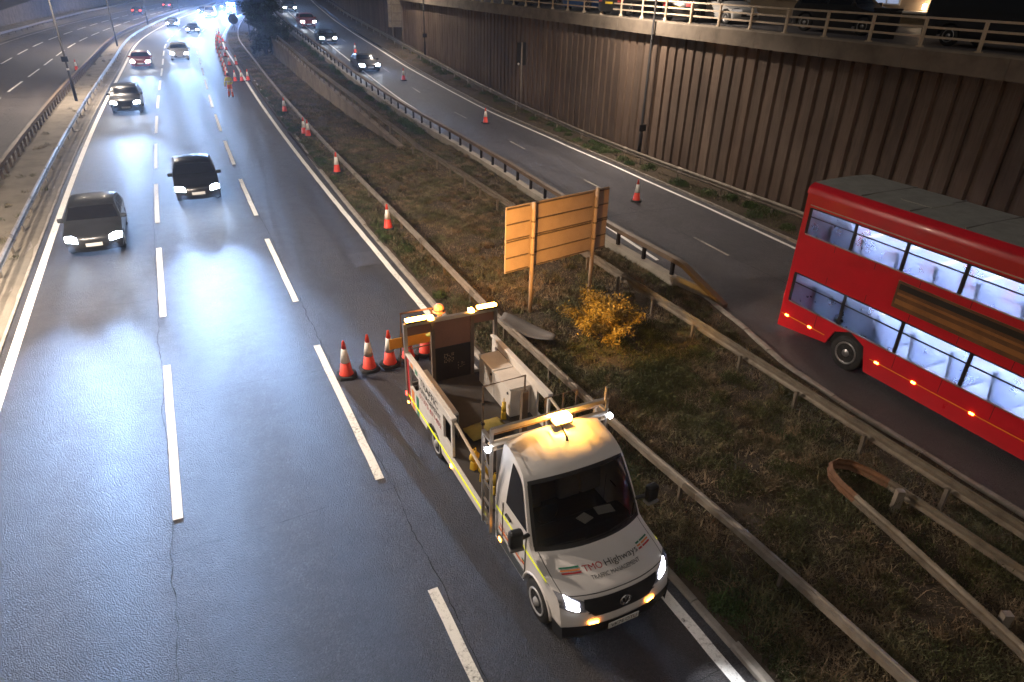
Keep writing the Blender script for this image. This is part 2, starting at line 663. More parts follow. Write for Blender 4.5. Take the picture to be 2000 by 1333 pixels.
for i in range(22):
    mark(ROAD, 'lane_dash', -4.02 + 9 * i, 1.98 + 9 * i, 0, .17, M_LINE, jit=.014, n=9)
    if i:
        mark(ROAD, 'lane_dash', -3.58 + 9 * i, 2.42 + 9 * i, 3.65, .17, M_LINE, jit=.014, n=9)
    mark(OPP, 'lane_dash', 25.2 + 9 * i, 31.2 + 9 * i, 14.4, .17, M_LINE)
    mark(OPP, 'lane_dash', 27.3 + 9 * i, 33.0 + 9 * i, 18.35, .17, M_LINE)
mark(ROAD, 'edge_line', -14, 250, 7.17, .22, M_LINE, n=200)
mark(ROAD, 'edge_line', -14, 62, -3.40, .19, M_LINE, n=180, jit=.02)
mark(ROAD, 'edge_line', 62, 250, -3.40, .19, M_LINE, n=120)
mark(OPP, 'edge_line', -14, 250, 22.4, .2, M_LINE_OLD, n=120)
mark(OPP, 'edge_line', -14, 250, 10.75, .2, M_LINE_OLD, n=120)
for i in range(12):
    mark(SLIP, 'lane_dash', 2.8 + 9.05 * i, 4.9 + 9.05 * i, lambda s: float(np.interp(s, [0, 10, 20, 28, 38, 47, 70, 120], [-14.9, -15.1, -15.6, -15.82, -15.7, -15.2, -15.0, -15.0])), .11, M_LINE_OLD, .006, 3, zslip)
mark(SLIP, 'edge_line', -14, 150, lambda s: dslipR(s) + .05, .16, M_LINE, .006, 160, zslip)
mark(SLIP, 'edge_line', 12.5, 150, lambda s: float(np.interp(s, [12, 16, 22, 31, 46, 120], [-12.4, -12.75, -13.25, -13.5, -13.0, -12.8])), .15, M_LINE, .006, 120, zslip)


# ---- cracks and bay joints
def crack(parent, pts, w, mt, z=.0035, zf=None):
    g = []
    for s, d in pts:
        ww = w * (.35 + rnd.random())
        zz = z + (zf(s) if zf else 0)
        g.append([P(s, d + ww, zz), P(s, d - ww, zz)])
    return MB().grid(g).build('crack', mt, parent)


def longcrack(parent, s0, s1, d, amp, w, mt=M_CRACK):
    pts, x = [], 0
    s = s0
    while s < s1:
        x = x * .82 + (rnd.random() - .5) * amp
        pts.append((s, d + x))
        s += .09 + rnd.random() * .08
    crack(parent, pts, w, mt)


longcrack(ROAD, -3.5, 40, 3.78, .05, .0055)
longcrack(ROAD, -3.5, 40, -.13, .05, .0055)
for s0 in (-1.2, 4.6, 9.9, 15.8, 21.5, 27.0, 33.5, 41, 49, 58):
    # transverse bay joints: cracks crossing the lanes
    s = s0
    pts, dd = [], 7.1
    while dd > -3.7:
        s += (rnd.random() - .5) * .05
        pts.append((s + .04 * math.sin(dd * 1.3 + s0), dd))
        dd -= .14
    g = []
    for ss, d_ in pts:
        ww = .0032 * (.1 + rnd.random() * 1.3)
        g.append([P(ss + ww, d_, .0036), P(ss - ww, d_, .0036)])
    MB().grid(g).build('crack', M_CRACK, ROAD)
for s0 in (17.5, 26.0, 34.5, 43, 52):
    g = []
    dd = -11.9
    while dd > -18.2:
        g.append([P(s0 + .012 + .03 * math.sin(dd * 2), dd, zslip(s0) + .004), P(s0 - .012 + .03 * math.sin(dd * 2), dd, zslip(s0) + .004)])
        dd -= .3
    MB().grid(g).build('crack', M_SEAL, SLIP)
longcrack(SLIP, 8, 22, -15.2, .05, .009, M_SEAL)
for s0 in (40, 58, 76, 96):
    g = [[P(s0 + .06, d_, .004), P(s0 - .06, d_, .004)] for d_ in np.linspace(10.4, 22.9, 30)]
    MB().grid(g).build('crack', M_SEAL, OPP)
# a patched square beside the nearside line
g = [[P(s, d, .0045) for d in (-2.35, -3.25)] for s in (16.0, 16.6, 17.3)]
MB().grid(g).build('patch', M_ASPH3, ROAD)

# ---- kerb stones
def pang(df, s):
    v = P(s + .4, df(s + .4)) - P(s - .4, df(s - .4))
    return math.atan2(-v.x, v.y)


kt = tag(bpy.data.objects.new('kerb', None), kind='structure')
COL.objects.link(kt)
km = MB()
km.prism([(-.07, -.05), (.07, -.05), (.07, .07), (.03, .10), (-.07, .10)], lambda p: (-p[0], -.45, p[1]), lambda p: (-p[0], .45, p[1]))
kme = km.mesh('kerb_stone')
kme.materials.append(M_KERB)
weedy = [(-.6, 1.4), (17.5, 19.8), (29.5, 32.5), (38, 41), (44.5, 47), (53, 56)]
for i in range(76):
    s = -6 + i * .915
    dk = float(np.interp(s, [-6, 15, 22, 29, 41, 60, 70], [-3.74, -3.74, -3.76, -3.85, -4.1, -4.1, -4.1]))
    o = piece('kerb_stone', kme, kt, P(s, dk, (rnd.random() - .5) * .02 - (.05 if any(a < s < b for a, b in weedy) else 0)), head(s) + (rnd.random() - .5) * .02)
kt2 = tag(bpy.data.objects.new('slip_kerb', None), kind='structure')
COL.objects.link(kt2)
for i in range(26):
    s = -6 + i * .6
    if s < 9.2:
        o = piece('kerb_stone', kme, kt2, P(s, dslipL(s) + .08, zslip(s) + (rnd.random() - .5) * .015), pang(lambda q: dslipL(q), s) + (rnd.random() - .5) * .03)
        o.scale = (1.15, .655, 1)
kt3 = tag(bpy.data.objects.new('wall_kerb', None), kind='structure')
COL.objects.link(kt3)
for i in range(84):
    s = -6 + i * .915
    piece('kerb_stone', kme, kt3, P(s, dslipR(s) - .42, zslip(s) + .0), pang(dslipR, s) + math.pi)
# concrete channel along the central reserve
cm = MB().sweep([(-.17, 0), (-.17, .045), (.0, .03), (.17, .065), (.17, 0)], [(s, 7.62, .01) for s in np.arange(-8, 110, 1.5)])
tag(cm.build('drain_channel', M_KERB), kind='structure')

# ================================================================== THE RIBBED RETAINING WALL WITH ITS UPPER STREET
WD, WT = -21.35, 6.42
wall = thing('retaining_wall', P(20, WD, 0), 0, 'tall brown ribbed concrete retaining wall beside the slip road', 'wall')
mt, nt, b = new_mat('ribbed_concrete')
tc = N(nt, 'ShaderNodeTexCoord').outputs['Object']
mp = N(nt, 'ShaderNodeMapping')
mp.inputs['Scale'].default_value = (22, 22, 1.1)
nt.links.new(tc, mp.inputs['Vector'])
n1 = noise(nt, mp.outputs[0], 1.0, 6, .7)
oi = N(nt, 'ShaderNodeObjectInfo')
g_ = N(nt, 'ShaderNodeNewGeometry').outputs['Position']
n2 = noise(nt, g_, .35, 4, .6)
c1 = ramp(nt, n1.outputs[0], [(.25, (.085, .057, .040)), (.5, (.140, .098, .071)), (.8, (.19, .138, .104))])
c2 = mixc(nt, ramp(nt, n2.outputs[0], [(.4, (0, 0, 0)), (.65, (.6, .6, .6))]).outputs[0], c1.outputs[0], (.075, .045, .030))
mp3 = N(nt, 'ShaderNodeMapping')
mp3.inputs['Scale'].default_value = (2.2, 2.2, .22)
nt.links.new(g_, mp3.inputs['Vector'])
n3 = noise(nt, mp3.outputs[0], 1.0, 5, .7)
c2 = mixc(nt, ramp(nt, n3.outputs[0], [(.5, (0, 0, 0)), (.72, (.75, .75, .75))]).outputs[0], c2, (.045, .030, .022))
hs = N(nt, 'ShaderNodeHueSaturation')
mr = N(nt, 'ShaderNodeMapRange')
mr.inputs[3].default_value = .8
mr.inputs[4].default_value = 1.18
nt.links.new(oi.outputs['Random'], mr.inputs[0])
nt.links.new(mr.outputs[0], hs.inputs['Value'])
nt.links.new(c2, hs.inputs['Color'])
nt.links.new(hs.outputs[0], b.inputs['Base Color'])
b.inputs['Roughness'].default_value = .85
bump(nt, b, n1.outputs[0], .5, .015)
M_RIB = mt

MB().sweep([(-.25, -.3), (.0, -.3), (.0, 0), (-.25, 0)], [(s, WD - .2, WT + .25) for s in np.arange(-14, 202, 3)])
core = MB()
rows = []
for s in np.arange(-14, 202, 2.0):
    rows.append([P(s, WD - .02, zslip(s) - .3), P(s, WD - .02, WT + .1)])
core.grid(rows)
core.build('wall_core', M_RIB, wall, world=True)
rib = MB()
# one panel: a proud face with splayed flanks and a groove on one side
hh = WT + .05
rib.prism([(-.355, .0), (-.30, .0), (-.265, -.15), (.20, -.15), (.225, -.09), (.32, -.09), (.355, .0)], lambda p: (p[1], p[0], -.3), lambda p: (p[1], p[0], hh))
rme = rib.mesh('wall_panel')
rme.materials.append(M_RIB)
s, k = -9.0, 0
while s < 105:
    piece('wall_panel', rme, wall, P(s, WD, 0), head(s))
    s += .71
    k += 1
far = MB()
while s < 200:
    for a0, a1, o_ in ((-.24, .25, .17),):
        q0, q1 = P(s + a0, WD + o_, 0), P(s + a1, WD + o_, 0)
        q2, q3 = P(s + a1 + .08, WD, 0), P(s + a0 - .08, WD, 0)
        far.add([(q[0], q[1], z) for z in (0, hh) for q in (q0, q1, q2, q3)], [(0, 1, 5, 4), (1, 2, 6, 5), (3, 0, 4, 7)])
    s += .71
tag(far.build('wall_panel', M_RIB, wall, world=True), kind='stuff')
cop = MB()
for i in range(60):
    s0 = -14 + i * 3.6
    c_ = MB().sweep([(-.5, -.02), (.46, -.02), (.46, .60), (.40, .65), (-.5, .65)], [(s0 + t * 3.585 / 3, WD, WT) for t in range(4)])
    c_.build('coping', M_CONC_D, wall, world=True)
DECK = WT + .62
up = struct('upper_street', strip(-20, 200, 4, lambda s: [WD - .5, -24, -28, -34, -60], lambda s, d: DECK), M_ASPH3)

rl = thing('street_railing', P(20, WD, DECK), 0, 'cream steel post and rail railing on top of the ribbed wall', 'railing')
pm = MB()
pm.box((0, 0, .02), (.2, .17, .04))
pm.box((0, 0, .45), (.075, .10, .90))
pme = pm.mesh('post')
pme.materials.append(M_CREAM)
flare = MB()
flare.lathe([(.13, 0), (.12, .04), (.055, .16), (.05, .5), (.048, .98)], 10)
fme = flare.mesh('post')
fme.materials.append(M_CREAM)
s = -5.6
while s < 150:
    piece('post', fme if 25 < s < 80 else pme, rl, P(s, WD - .02, WT + .65), head(s))
    s += 2.075
for z in (.33, .62, .91):
    MB().sweep([(-.03, -.035), (.03, -.035), (.03, .035), (-.03, .035)], [(s, WD - .10, WT + .65 + z) for s in np.arange(-14, 200, 3)]).build('rail', M_CREAM, rl, world=True)

# ================================================================== THE LOW WALL BESIDE THE SLIP ROAD
lw = thing('low_wall', P(45, -8.4, 0), 0, 'low concrete panel wall topped by a rail between verge and slip road', 'wall')
s = 32.2
while s < 150:
    stp = .75
    z0, z1 = zwall(s), zwall(s + stp)
    j = rnd.random() * .02
    q = MB()
    a, b_, c_, d_ = P(s + .012, dwall(s) + j, -.1), P(s + stp - .012, dwall(s + stp) + j, -.1), P(s + stp - .012, dwall(s + stp) - .2, -.1), P(s + .012, dwall(s) - .2, -.1)
    q.add([a, b_, c_, d_] + [Vector((p.x, p.y, z)) for p, z in ((a, z0), (b_, z1), (c_, z1), (d_, z0))],
          [(0, 3, 2, 1), (4, 5, 6, 7), (0, 1, 5, 4), (1, 2, 6, 5), (2, 3, 7, 6), (3, 0, 4, 7)])
    q.build('wall_panel', M_CONC_D, lw, world=True)
    s += stp
MB().sweep([(-.27, 0), (.06, 0), (.06, .09), (-.27, .09)], [(s, dwall(s), zwall(s) + .003) for s in np.arange(32.2, 152, 1.5)]).build('coping', M_CONC_D, lw, world=True)


# ================================================================== SAFETY BARRIERS
WB = [(.0, .155), (.04, .13), (.075, .085), (.07, .05), (.02, .02), (.02, -.02), (.07, -.05), (.075, -.085), (.04, -.13), (.0, -.155),
      (-.006, -.15), (.034, -.125), (.066, -.083), (.062, -.053), (.012, -.022), (.012, .022), (.062, .053), (.066, .083), (.034, .125), (-.006, .15)]


def wprof(sign):
    return [(a * sign, b_) for a, b_ in WB]


def barrier(name, label, path, prof, mt, post, post_mt, pitch, poff, z_of_post=0.0, s_range=None, splice=9.6):
    """path: function s -> (d, z of rail centre)"""
    s0, s1 = s_range
    d0, z0 = path(s0)
    t = thing(name, P((s0 + s1) / 2, path((s0 + s1) / 2)[0], 0), 0, label, 'guardrail')
    s = s0
    while s < s1 - .01:
        e = min(s + splice, s1)
        st = np.linspace(s, e + (.06 if e < s1 else 0), max(3, int((e - s) / 1.2) + 1))
        MB().sweep(prof, [(x, path(x)[0], path(x)[1]) for x in st]).build('rail', mt, t, world=True)
        s = e
    s = s0 + splice / 2
    while s < min(s1, 60):
        hgt_ = max(b_ for a_, b_ in prof) + .004
        MB().sweep([(a_ * 1.10 + (.004 if a_ > 0 else -.004), b_ * 1.03) for a_, b_ in prof], [(s - .16, *path(s - .16)), (s + .16, *path(s + .16))]).build('splice', post_mt, t, world=True)
        s += splice / 2
    pme_ = post.mesh('post')
    pme_.materials.append(post_mt)
    s = s0 + .3
    while s < s1:
        d, z = path(s)
        piece('post', pme_, t, P(s, d + poff, z - .6 + z_of_post), pang(lambda q: path(q)[0], s))
        s += pitch
    return t


OBB = [(-.11, -.09), (-.075, -.09), (-.075, -.05), (.075, -.05), (.075, -.09), (.11, -.09), (.11, .09), (.03, .10), (.0, .075), (-.03, .10), (-.11, .09)]
OBB = [(a_ * .66, b_ * .66) for a_, b_ in OBB]
zp = MB().box((0, 0, .25), (.08, .06, .60))
barrier('verge_barrier', 'pale grey open box beam guardrail along the verge behind the white truck',
        lambda s: (float(np.interp(s, [-14, -2.7, 0, 3, 9.6, 17, 30, 47, 61, 81, 110, 130, 160], [-5.2, -5.12, -5.05, -4.85, -4.66, -4.8, -4.85, -5.0, -5.1, -5.3, -5.6, -5.6, -5.6])), .60),
        OBB, M_GALV, zp, M_GALVD, 2.4, -.04, .0, (-8, 170))
barrier('central_barrier', 'grey steel guardrail on the central reserve next to the fast lane',
        lambda s: (8.02, .64), wprof(-1), M_GALV, MB().box((0, 0, .27), (.07, .10, .62)), M_GALVD, 2.4, .12, .0, (2, 230))
ob = [(-.09, -.09), (.09, -.09), (.09, .09), (-.09, .09)]
barrier('opposite_barrier', 'dark brown box guardrail on the central reserve facing the opposite carriageway',
        lambda s: (float(np.interp(s, [0, 32, 54, 74, 95, 240], [10.0, 10.0, 10.15, 10.15, 10.05, 10.0])), .66), ob, M_BROWNST, MB().box((0, 0, .27), (.12, .10, .66)), M_BROWNST, 1.2, -.02, .0, (8, 200))
barrier('far_side_barrier', 'pale guardrail along the far edge of the opposite carriageway',
        lambda s: (float(np.interp(s, [0, 120, 160, 240], [24.1, 24.3, 25.6, 28])), .62), wprof(-1), M_GALV, MB().box((0, 0, .27), (.07, .08, .62)), M_GALVD, 3.2, .1, .0, (60, 240))
barrier('wall_foot_barrier', 'brown weathered guardrail along the foot of the ribbed wall',
        lambda s: (float(np.interp(s, [-10, 14, 18, 24, 42, 65, 110, 160], [-19.95, -20.0, -19.95, -19.85, -19.9, -19.6, -19.9, -20])), .60 + zslip(s)), wprof(1), M_GALVD, MB().box((0, 0, .25), (.06, .08, .62)), M_GALV, 3.2, -.09, .0, (-8, 150))
# rail on the low wall that runs on across the verge towards the camera
barrier('verge_rail', 'thin weathered guardrail crossing the dry grass behind the big sign',
        lambda s: (float(np.interp(s, [-14, 24, 30, 33, 40, 56, 84, 150], [-9.52, -9.5, -9.35, -9.2, -8.65, -8.3, -8.2, -8.2])), .62 if s < 31 else .62 + zwall(s)), wprof(-1), M_GALVD,
        MB().box((0, 0, .25), (.075, .07, .66)), M_GALVD, 1.83, .10, .0, (-8, 110))
# looped barrier end
lp = thing('looped_barrier_end', P(.5, -8.3, 0), 0, 'rusty looped guardrail end low in the grass near the bus', 'guardrail')


def freesweep(prof, pts):
    """prof (out, up) along a level path of world points"""
    rows = []
    for i, p in enumerate(pts):
        t = (pts[min(i + 1, len(pts) - 1)] - pts[max(i - 1, 0)]).normalized()
        n_ = Vector((t.y, -t.x, 0))
        rows.append([p + n_ * a + Vector((0, 0, b_)) for a, b_ in prof])
    n = len(prof)
    return MB().add([p for r_ in rows for p in r_], [(i * n + k, i * n + (k + 1) % n, (i + 1) * n + (k + 1) % n, (i + 1) * n + k) for i in range(len(rows) - 1) for k in range(n)])


armA = [P(s, d, .45) for s, d in ((-8, -5.6), (-5.5, -6.35), (-3, -7.22), (-.7, -7.6), (.25, -7.72))]
nose = [P(s, d, .45) for s, d in ((.2, -7.72), (.62, -7.78), (.95, -7.9), (1.12, -8.08), (1.14, -8.28), (1.0, -8.48), (.72, -8.6), (.3, -8.68))]
armB = [P(s, d, .45) for s, d in ((.35, -8.68), (-1, -8.72), (-2.2, -8.74), (-5, -8.8), (-8, -8.8))]
freesweep([(a_ * .8, b_ * .8) for a_, b_ in wprof(-1)], armA).build('rail', M_GALVD, lp, world=True)
freesweep([(a_ * .8, b_ * .8) for a_, b_ in wprof(-1)], nose).build('nose', M_RUST, lp, world=True)
freesweep([(a_ * .8, b_ * .8) for a_, b_ in wprof(-1)], armB).build('rail', M_GALVD, lp, world=True)
for s, d in ((-.05, -8.52), (-2.6, -8.55), (-2.6, -7.5)):
    MB().box((0, 0, .28), (.14, .11, .66)).build('post', M_GALV, lp).location = P(s, d, 0) - lp.location
# parapet: concrete upstand with posts and a box rail, ends in a ramp
dpar = lambda s: float(np.interp(s, [10.3, 13.8, 18.6, 24, 30.6, 39, 51, 83, 110, 150], [-11.55, -11.5, -11.72, -12.0, -12.05, -11.7, -11.2, -10.4, -10.6, -10.6]))
pp = thing('slip_parapet', P(20, -11.8, 0), 0, 'brown box rail parapet on a concrete upstand along the slip road', 'parapet')
s = 10.3
while s < 140:
    e = s + 3.0
    MB().sweep([(-.18, -.3), (.18, -.3), (.15, .30), (-.15, .30)], [(x, dpar(x), zslip(x) + .02) for x in (s, s + 1, s + 2, e - .012)]).build('upstand', M_CONC, pp, world=True)
    s = e
s = 10.3
while s < 140:
    e = s + 8
    MB().sweep([(-.10, -.075), (.10, -.075), (.10, .075), (-.10, .075)], [(x, dpar(x), zslip(x) + .86) for x in np.linspace(s, e, 6)]).build('rail', M_BROWNST, pp, world=True)
    s = e
pp_m = MB().box((0, 0, .26), (.09, .12, .52)).mesh('post')
pp_m.materials.append(M_DARKST)
s = 10.6
while s < 140:
    piece('post', pp_m, pp, P(s, dpar(s), zslip(s) + .30), head(s))
    s += 1.55
a, b_ = P(10.35, -11.55, .86), P(8.35, -11.95, .08)
MB().sweep([(-.10, -.075), (.10, -.075), (.10, .075), (-.10, .075)], [(10.3, -11.55, .86), (10.1, -11.58, .83), (9.4, -11.72, .50), (8.4, -11.95, .04)]).build('ramped_end', M_BROWNST, pp, world=True)
MB().sweep([(-.04, -.02), (.04, -.02), (.04, .3), (-.04, .3)], [(10.3, -11.55, .1), (9.6, -11.68, .08), (8.8, -11.85, -.1)]).build('end_plate', M_CONC, pp, world=True)

# ---- wall beyond the opposite carriageway
ow = thing('far_side_wall', P(140, 28.6, 0), 0, 'dim grey concrete wall beyond the opposite carriageway', 'wall')
s = 60.0
while s < 260:
    h0 = float(np.interp(s, [60, 125, 154, 200, 260], [2.0, 2.3, 3.4, 5, 6]))
    h1 = float(np.interp(s + 3, [60, 125, 154, 200, 260], [2.0, 2.3, 3.4, 5, 6]))
    dd = float(np.interp(s, [60, 124, 160, 212, 260], [28.2, 28.4, 30, 33, 36]))
    d2 = float(np.interp(s + 3, [60, 124, 160, 212, 260], [28.2, 28.4, 30, 33, 36]))
    a, b_, c_, d_ = P(s + .02, dd, 0), P(s + 2.98, d2, 0), P(s + 2.98, d2 + .3, 0), P(s + .02, dd + .3, 0)
    MB().add([a, b_, c_, d_] + [Vector((p.x, p.y, z)) for p, z in ((a, h0), (b_, h1), (c_, h1), (d_, h0))],
             [(0, 3, 2, 1), (4, 5, 6, 7), (0, 1, 5, 4), (1, 2, 6, 5), (2, 3, 7, 6), (3, 0, 4, 7)]).build('wall_panel', M_CONC_D, ow, world=True)
    s += 3
bankm = strip(40, 300, 5, lambda s: [float(np.interp(s, [60, 124, 160, 212, 260], [28.2, 28.4, 30, 33, 36])) + k for k in (.3, 4, 9, 20, 60)], lambda s, d: float(np.interp(s, [60, 125, 154, 200, 260], [2.0, 2.3, 3.4, 5, 6])) - .1 + .12 * max(0, d - 28))
struct('far_bank', bankm, M_SOIL, True)
# ================================================================== STREET LAMPS
def street_lamp(s, d, label, side, z0=0.0, plate_z=None, energy=2600, height=10.0, reach=1.6):
    t = thing('street_lamp', P(s, d, z0), head(s), label, 'street lamp', 'dark lamp columns along the roads')
    MB().tube([(0, 0, 0), (0, 0, 1.4), (0, 0, 1.45), (0, 0, height)], [.105, .10, .072, .05], 12).build('column', M_DARKST, t, True)
    arms = side if isinstance(side, (list, tuple)) else [side]
    for sd_ in arms:
        MB().tube([(0, 0, height - .1), (sd_ * .4, 0, height + .12), (sd_ * reach, 0, height + .2)], .035, 8).build('arm', M_DARKST, t, True)
        hd = MB().box((sd_ * (reach + .3), 0, height + .2), (.75, .28, .10), taper=.8).build('lamp_head', M_DARKST, t)
        MB().box((sd_ * (reach + .3), 0, height + .135), (.5, .2, .02)).build('lens', M_LAMP, hd)
        spot('lamp_light', t, (sd_ * (reach + .3), 0, height + .1), (sd_ * .05, 0, -1), energy, (1.0, .83, .67), R(158), .35, .18)
    if plate_z:
        MB().box((-.02, -.12, plate_z), (.42, .06, .36)).build('box', M_DARKST, t, bevel=.01)
        MB().tube([(0, 0, plate_z - .75), (0, 0, plate_z - .62)], .085, 12).build('band', M_WHITE, t)
    return t


for s, lab, pz in ((54.7, 'dark lamp column with a small square box, tallest on the central reserve', 2.95),
                   (98.0, 'dark lamp column on the central reserve, second from the camera', None),
                   (137, 'dark lamp column on the central reserve, third from the camera', None),
                   (177, 'farthest dark lamp column on the central reserve', None)):
    street_lamp(s, 9.06 if s < 120 else 9.7, lab, [-1, 1], 0, pz, 4200)
street_lamp(14.5, 9.06, 'dark lamp column on the central reserve just outside the picture', [-1, 1], 0, None, 6500)
for s, lab, pz in ((25.6, 'dark lamp column in front of the ribbed wall beside the silver car', 1.75),
                   (64.5, 'dark lamp column in front of the ribbed wall, farther along the slip road', 2.0)):
    t = street_lamp(s, -20.75, lab, -1, zslip(s), pz, 3100, 10.0, 1.9)
street_lamp(104, -7.1, 'slim lamp column on the verge beside the dark tree', -1, .1, None, 2200)
street_lamp(154, -7.4, 'slim far lamp column on the verge behind the round sign', -1, .1, None, 2200)

# ================================================================== SIGNS
sg = thing('direction_sign', P(10.3, -6.12, .1), 0, 'back of a large road sign on two posts, lit orange by the beacons', 'sign')
p1, p2 = Vector((.51, 17.85, 0)), Vector((2.4, 19.32, 0))
u_ = (p2 - p1).normalized()
n_ = Vector((-u_.y, u_.x, 0))      # away from the camera
sg.location = p1
sg.rotation_euler = (0, 0, math.atan2(u_.y, u_.x))
# local: x along the board, y away from the camera
MB().bb(-.88, 3.0, .12, .15, 1.50, 3.42).build('board', M_SIGNBACK, sg, bevel=.012)
for z in (1.545, 1.95, 2.42, 2.48, 2.92, 3.36):
    for x0, x1 in ((-.86, -.075), (.075, 2.30), (2.46, 2.98)):
        MB().bb(x0, x1, .085, .12, z - .014, z + .014).build('stiffener', M_GALVD, sg)
for x, h in ((0, 3.45), (2.38, 3.50)):
    p_ = MB().lathe([(.062, -.2), (.062, h), (.05, h + .01)], 16, 'Z', (x, 0.005, 0)).build('post', M_SIGNBACK, sg, True)
    for z in (1.95, 2.45, 2.92):
        MB().tube([(x, .0, z - .025), (x, .0, z + .025)], .070, 14).build('clamp', M_GALVD, p_)
hs_ = thing('height_sign', P(40.8, -20.55, zslip(40)), head(40), 'back of a narrow black sign on a pale pole before the ribbed wall', 'sign')
MB().lathe([(.06, 0), (.06, 4.55)], 12).build('pole', M_GALV, hs_, True)
MB().bb(-.36, .36, .07, .10, 3.05, 4.55).build('board', M_BLACK, hs_, bevel=.02)
MB().lathe([(.075, -.02), (.075, .02)], 10, 'Y', (-.22, .05, 3.15)).build('reflector', M_WHITE, hs_)
rs = thing('round_sign', P(124, -4.9, .05), head(124), 'back of a big round sign at the far end of the cone line', 'sign')
MB().lathe([(.78, -.015), (.78, .015)], 28, 'Y', (0, 0, 1.75)).build('disc', M_DARKST, rs)
MB().tube([(0, .04, 0), (0, .04, 2.3)], .05, 8).build('post', M_DARKST, rs)
for sx_ in (-1, 1):
    MB().tube([(0, .04, 1.0), (sx_ * .5, .5, 0)], .03, 6).build('leg', M_DARKST, rs)
fsg = thing('slip_sign', P(74, -20.6, zslip(74)), head(74), 'back of a grey framed road sign far along the ribbed wall', 'sign')
MB().bb(-.95, .95, .06, .09, 1.6, 4.3).build('board', M_GALVD, fsg)
for x in (-.55, .55):
    MB().tube([(x, 0, 0), (x, 0, 4.35)], .06, 8).build('post', M_GALVD, fsg)
for z in (2.2, 3.0, 3.8):
    MB().bb(-.93, .93, .03, .06, z - .02, z + .02).build('stiffener', M_DARKST, fsg)
# fallen sheet of grey plastic lying over the barrier
fl = []
for i in range(13):
    t = i / 12
    w = .20 * (math.sin(math.pi * min(1, t * 1.25 + .08)) ** .6) if t < .75 else .20 * (math.sin(math.pi * min(1, .75 * 1.25 + .08)) ** .6) + .12 * (t - .75)
    w = max(.05, .09 + .16 * math.sin(math.pi * (.15 + .8 * t)))
    fl.append([Vector((t * 1.55, k * w, .055 * (k * k) + .10 * math.sin(math.pi * t) * -1 + .02 * math.sin(7 * t))) for k in (-1, -.5, 0, .5, 1)])
fb = MB().grid(fl)
fo = tag(fb.build('fallen_panel', M_GREYP, None, True), 'bent grey plastic panel lying across the verge guardrail beside the yellow bush', 'panel')
sdm = fo.modifiers.new('thickness', 'SOLIDIFY')
sdm.thickness = .03
v0, v1 = P(9.1, -4.6, .80), P(7.55, -5.95, .36)
fo.location = v0
dv = v1 - v0
fo.rotation_euler = (R(14), math.atan2(-dv.z, dv.xy.length), math.atan2(dv.y, dv.x))

# ================================================================== TRAFFIC CONES
def make_cone(label):
    t = thing('traffic_cone', (0, 0, 0), 0, label, 'traffic cone')
    base = []
    a, c = .25, .10
    poly = [(-a + c, -a), (a - c, -a), (a, -a + c), (a, a - c), (a - c, a), (-a + c, a), (-a, a - c), (-a, -a + c)]
    MB().prism(poly, lambda p: (p[0], p[1], 0), lambda p: (p[0] * .9, p[1] * .9, .075)).build('base', M_RUBBER, t, bevel=.012)
    rz = lambda z: .165 + (.028 - .165) * (z - .07) / .93
    MB().lathe([(.18, .072), (rz(.09), .09), (rz(.42), .42)], 22).build('lower_cone', M_CONE, t, True)
    MB().lathe([(rz(.42) + .004, .415), (rz(.78) + .004, .785)], 22).build('sleeve', M_SLEEVE, t, True)
    MB().lathe([(rz(.78), .78), (rz(.99), .99), (.018, 1.0)], 22).build('tip', M_CONE, t, True)
    return t


cone0 = make_cone('x')
cone_used = [False]


def cone(s, d, label, group=None, z=None, rz=None):
    o = copy_tree(cone0) if cone_used[0] else cone0
    cone_used[0] = True
    o.location = P(s, d, (0.0 if z is None else z) + .004)
    o.rotation_euler = (0, 0, head(s) + (rnd.random() * .6 - .3 if rz is None else rz))
    o['label'] = label
    if group:
        o['group'] = group
    elif 'group' in o:
        del o['group']
    return o


row = 'cones closing the lane behind the truck'
cone(9.1, -.35, 'red and white cone at the lane line, outermost of the row behind the truck', row)
cone(9.2, -.96, 'red and white cone second from the lane line behind the truck', row)
cone(9.2, -1.5, 'red and white cone half behind the amber sign plate', row)
cone(9.3, -2.02, 'cone seen through the gantry beside the truck, next to the sign frame', row)
cone(9.4, -2.52, 'cone seen through the truck gantry opening, last of the row', row)
vg = 'cones standing on the verge'
vz = lambda s, d: verge_z(s, d)
cone(19.0, -4.40, 'cone on the grass against the verge guardrail, nearest to the truck', vg, vz(19, -4.4))
cone(28.0, -4.45, 'cone on the grass against the verge guardrail, second from the truck', vg, vz(28, -4.45))
cone(36.9, -4.65, 'front cone of the touching pair on the verge grass', vg, vz(36.9, -4.65))
cone(37.7, -4.55, 'rear cone of the touching pair on the verge grass', vg, vz(37.7, -4.55))
cone(45.9, -4.55, 'cone alone on the grass below the bend of the guardrail', vg, vz(45.9, -4.55))
tp = 'cones in the row beside the worker'
cone(63.0, -2.5, 'cone beside the worker, first of the row of three', tp)
cone(63.0, -3.05, 'middle cone of the row of three beside the worker', tp)
cone(62.9, -3.58, 'cone of the row of three nearest to the grass', tp, .05)
ORD = ['first', 'second', 'third', 'fourth', 'fifth', 'sixth', 'seventh', 'eighth', 'ninth', 'tenth', 'eleventh', 'twelfth']
for s in (64.5, 67.5, 71, 75, 79.5, 84, 88.5, 93.5, 99, 105, 111, 117):
    cone(s, -1.95 - (s - 64) * .016, 'small far cone in the outer line along the closed lane, %s from the worker' % ORD.pop(0), 'outer cone line')
for s in (75.5, 84.5, 93, 101, 109):
    cone(s, -2.75 - (s - 75) * .01, 'small far cone in the inner line near the verge edge, %s from the worker' % {75.5: 'first', 84.5: 'second', 93: 'third', 101: 'fourth', 109: 'fifth'}[s], 'inner cone line')
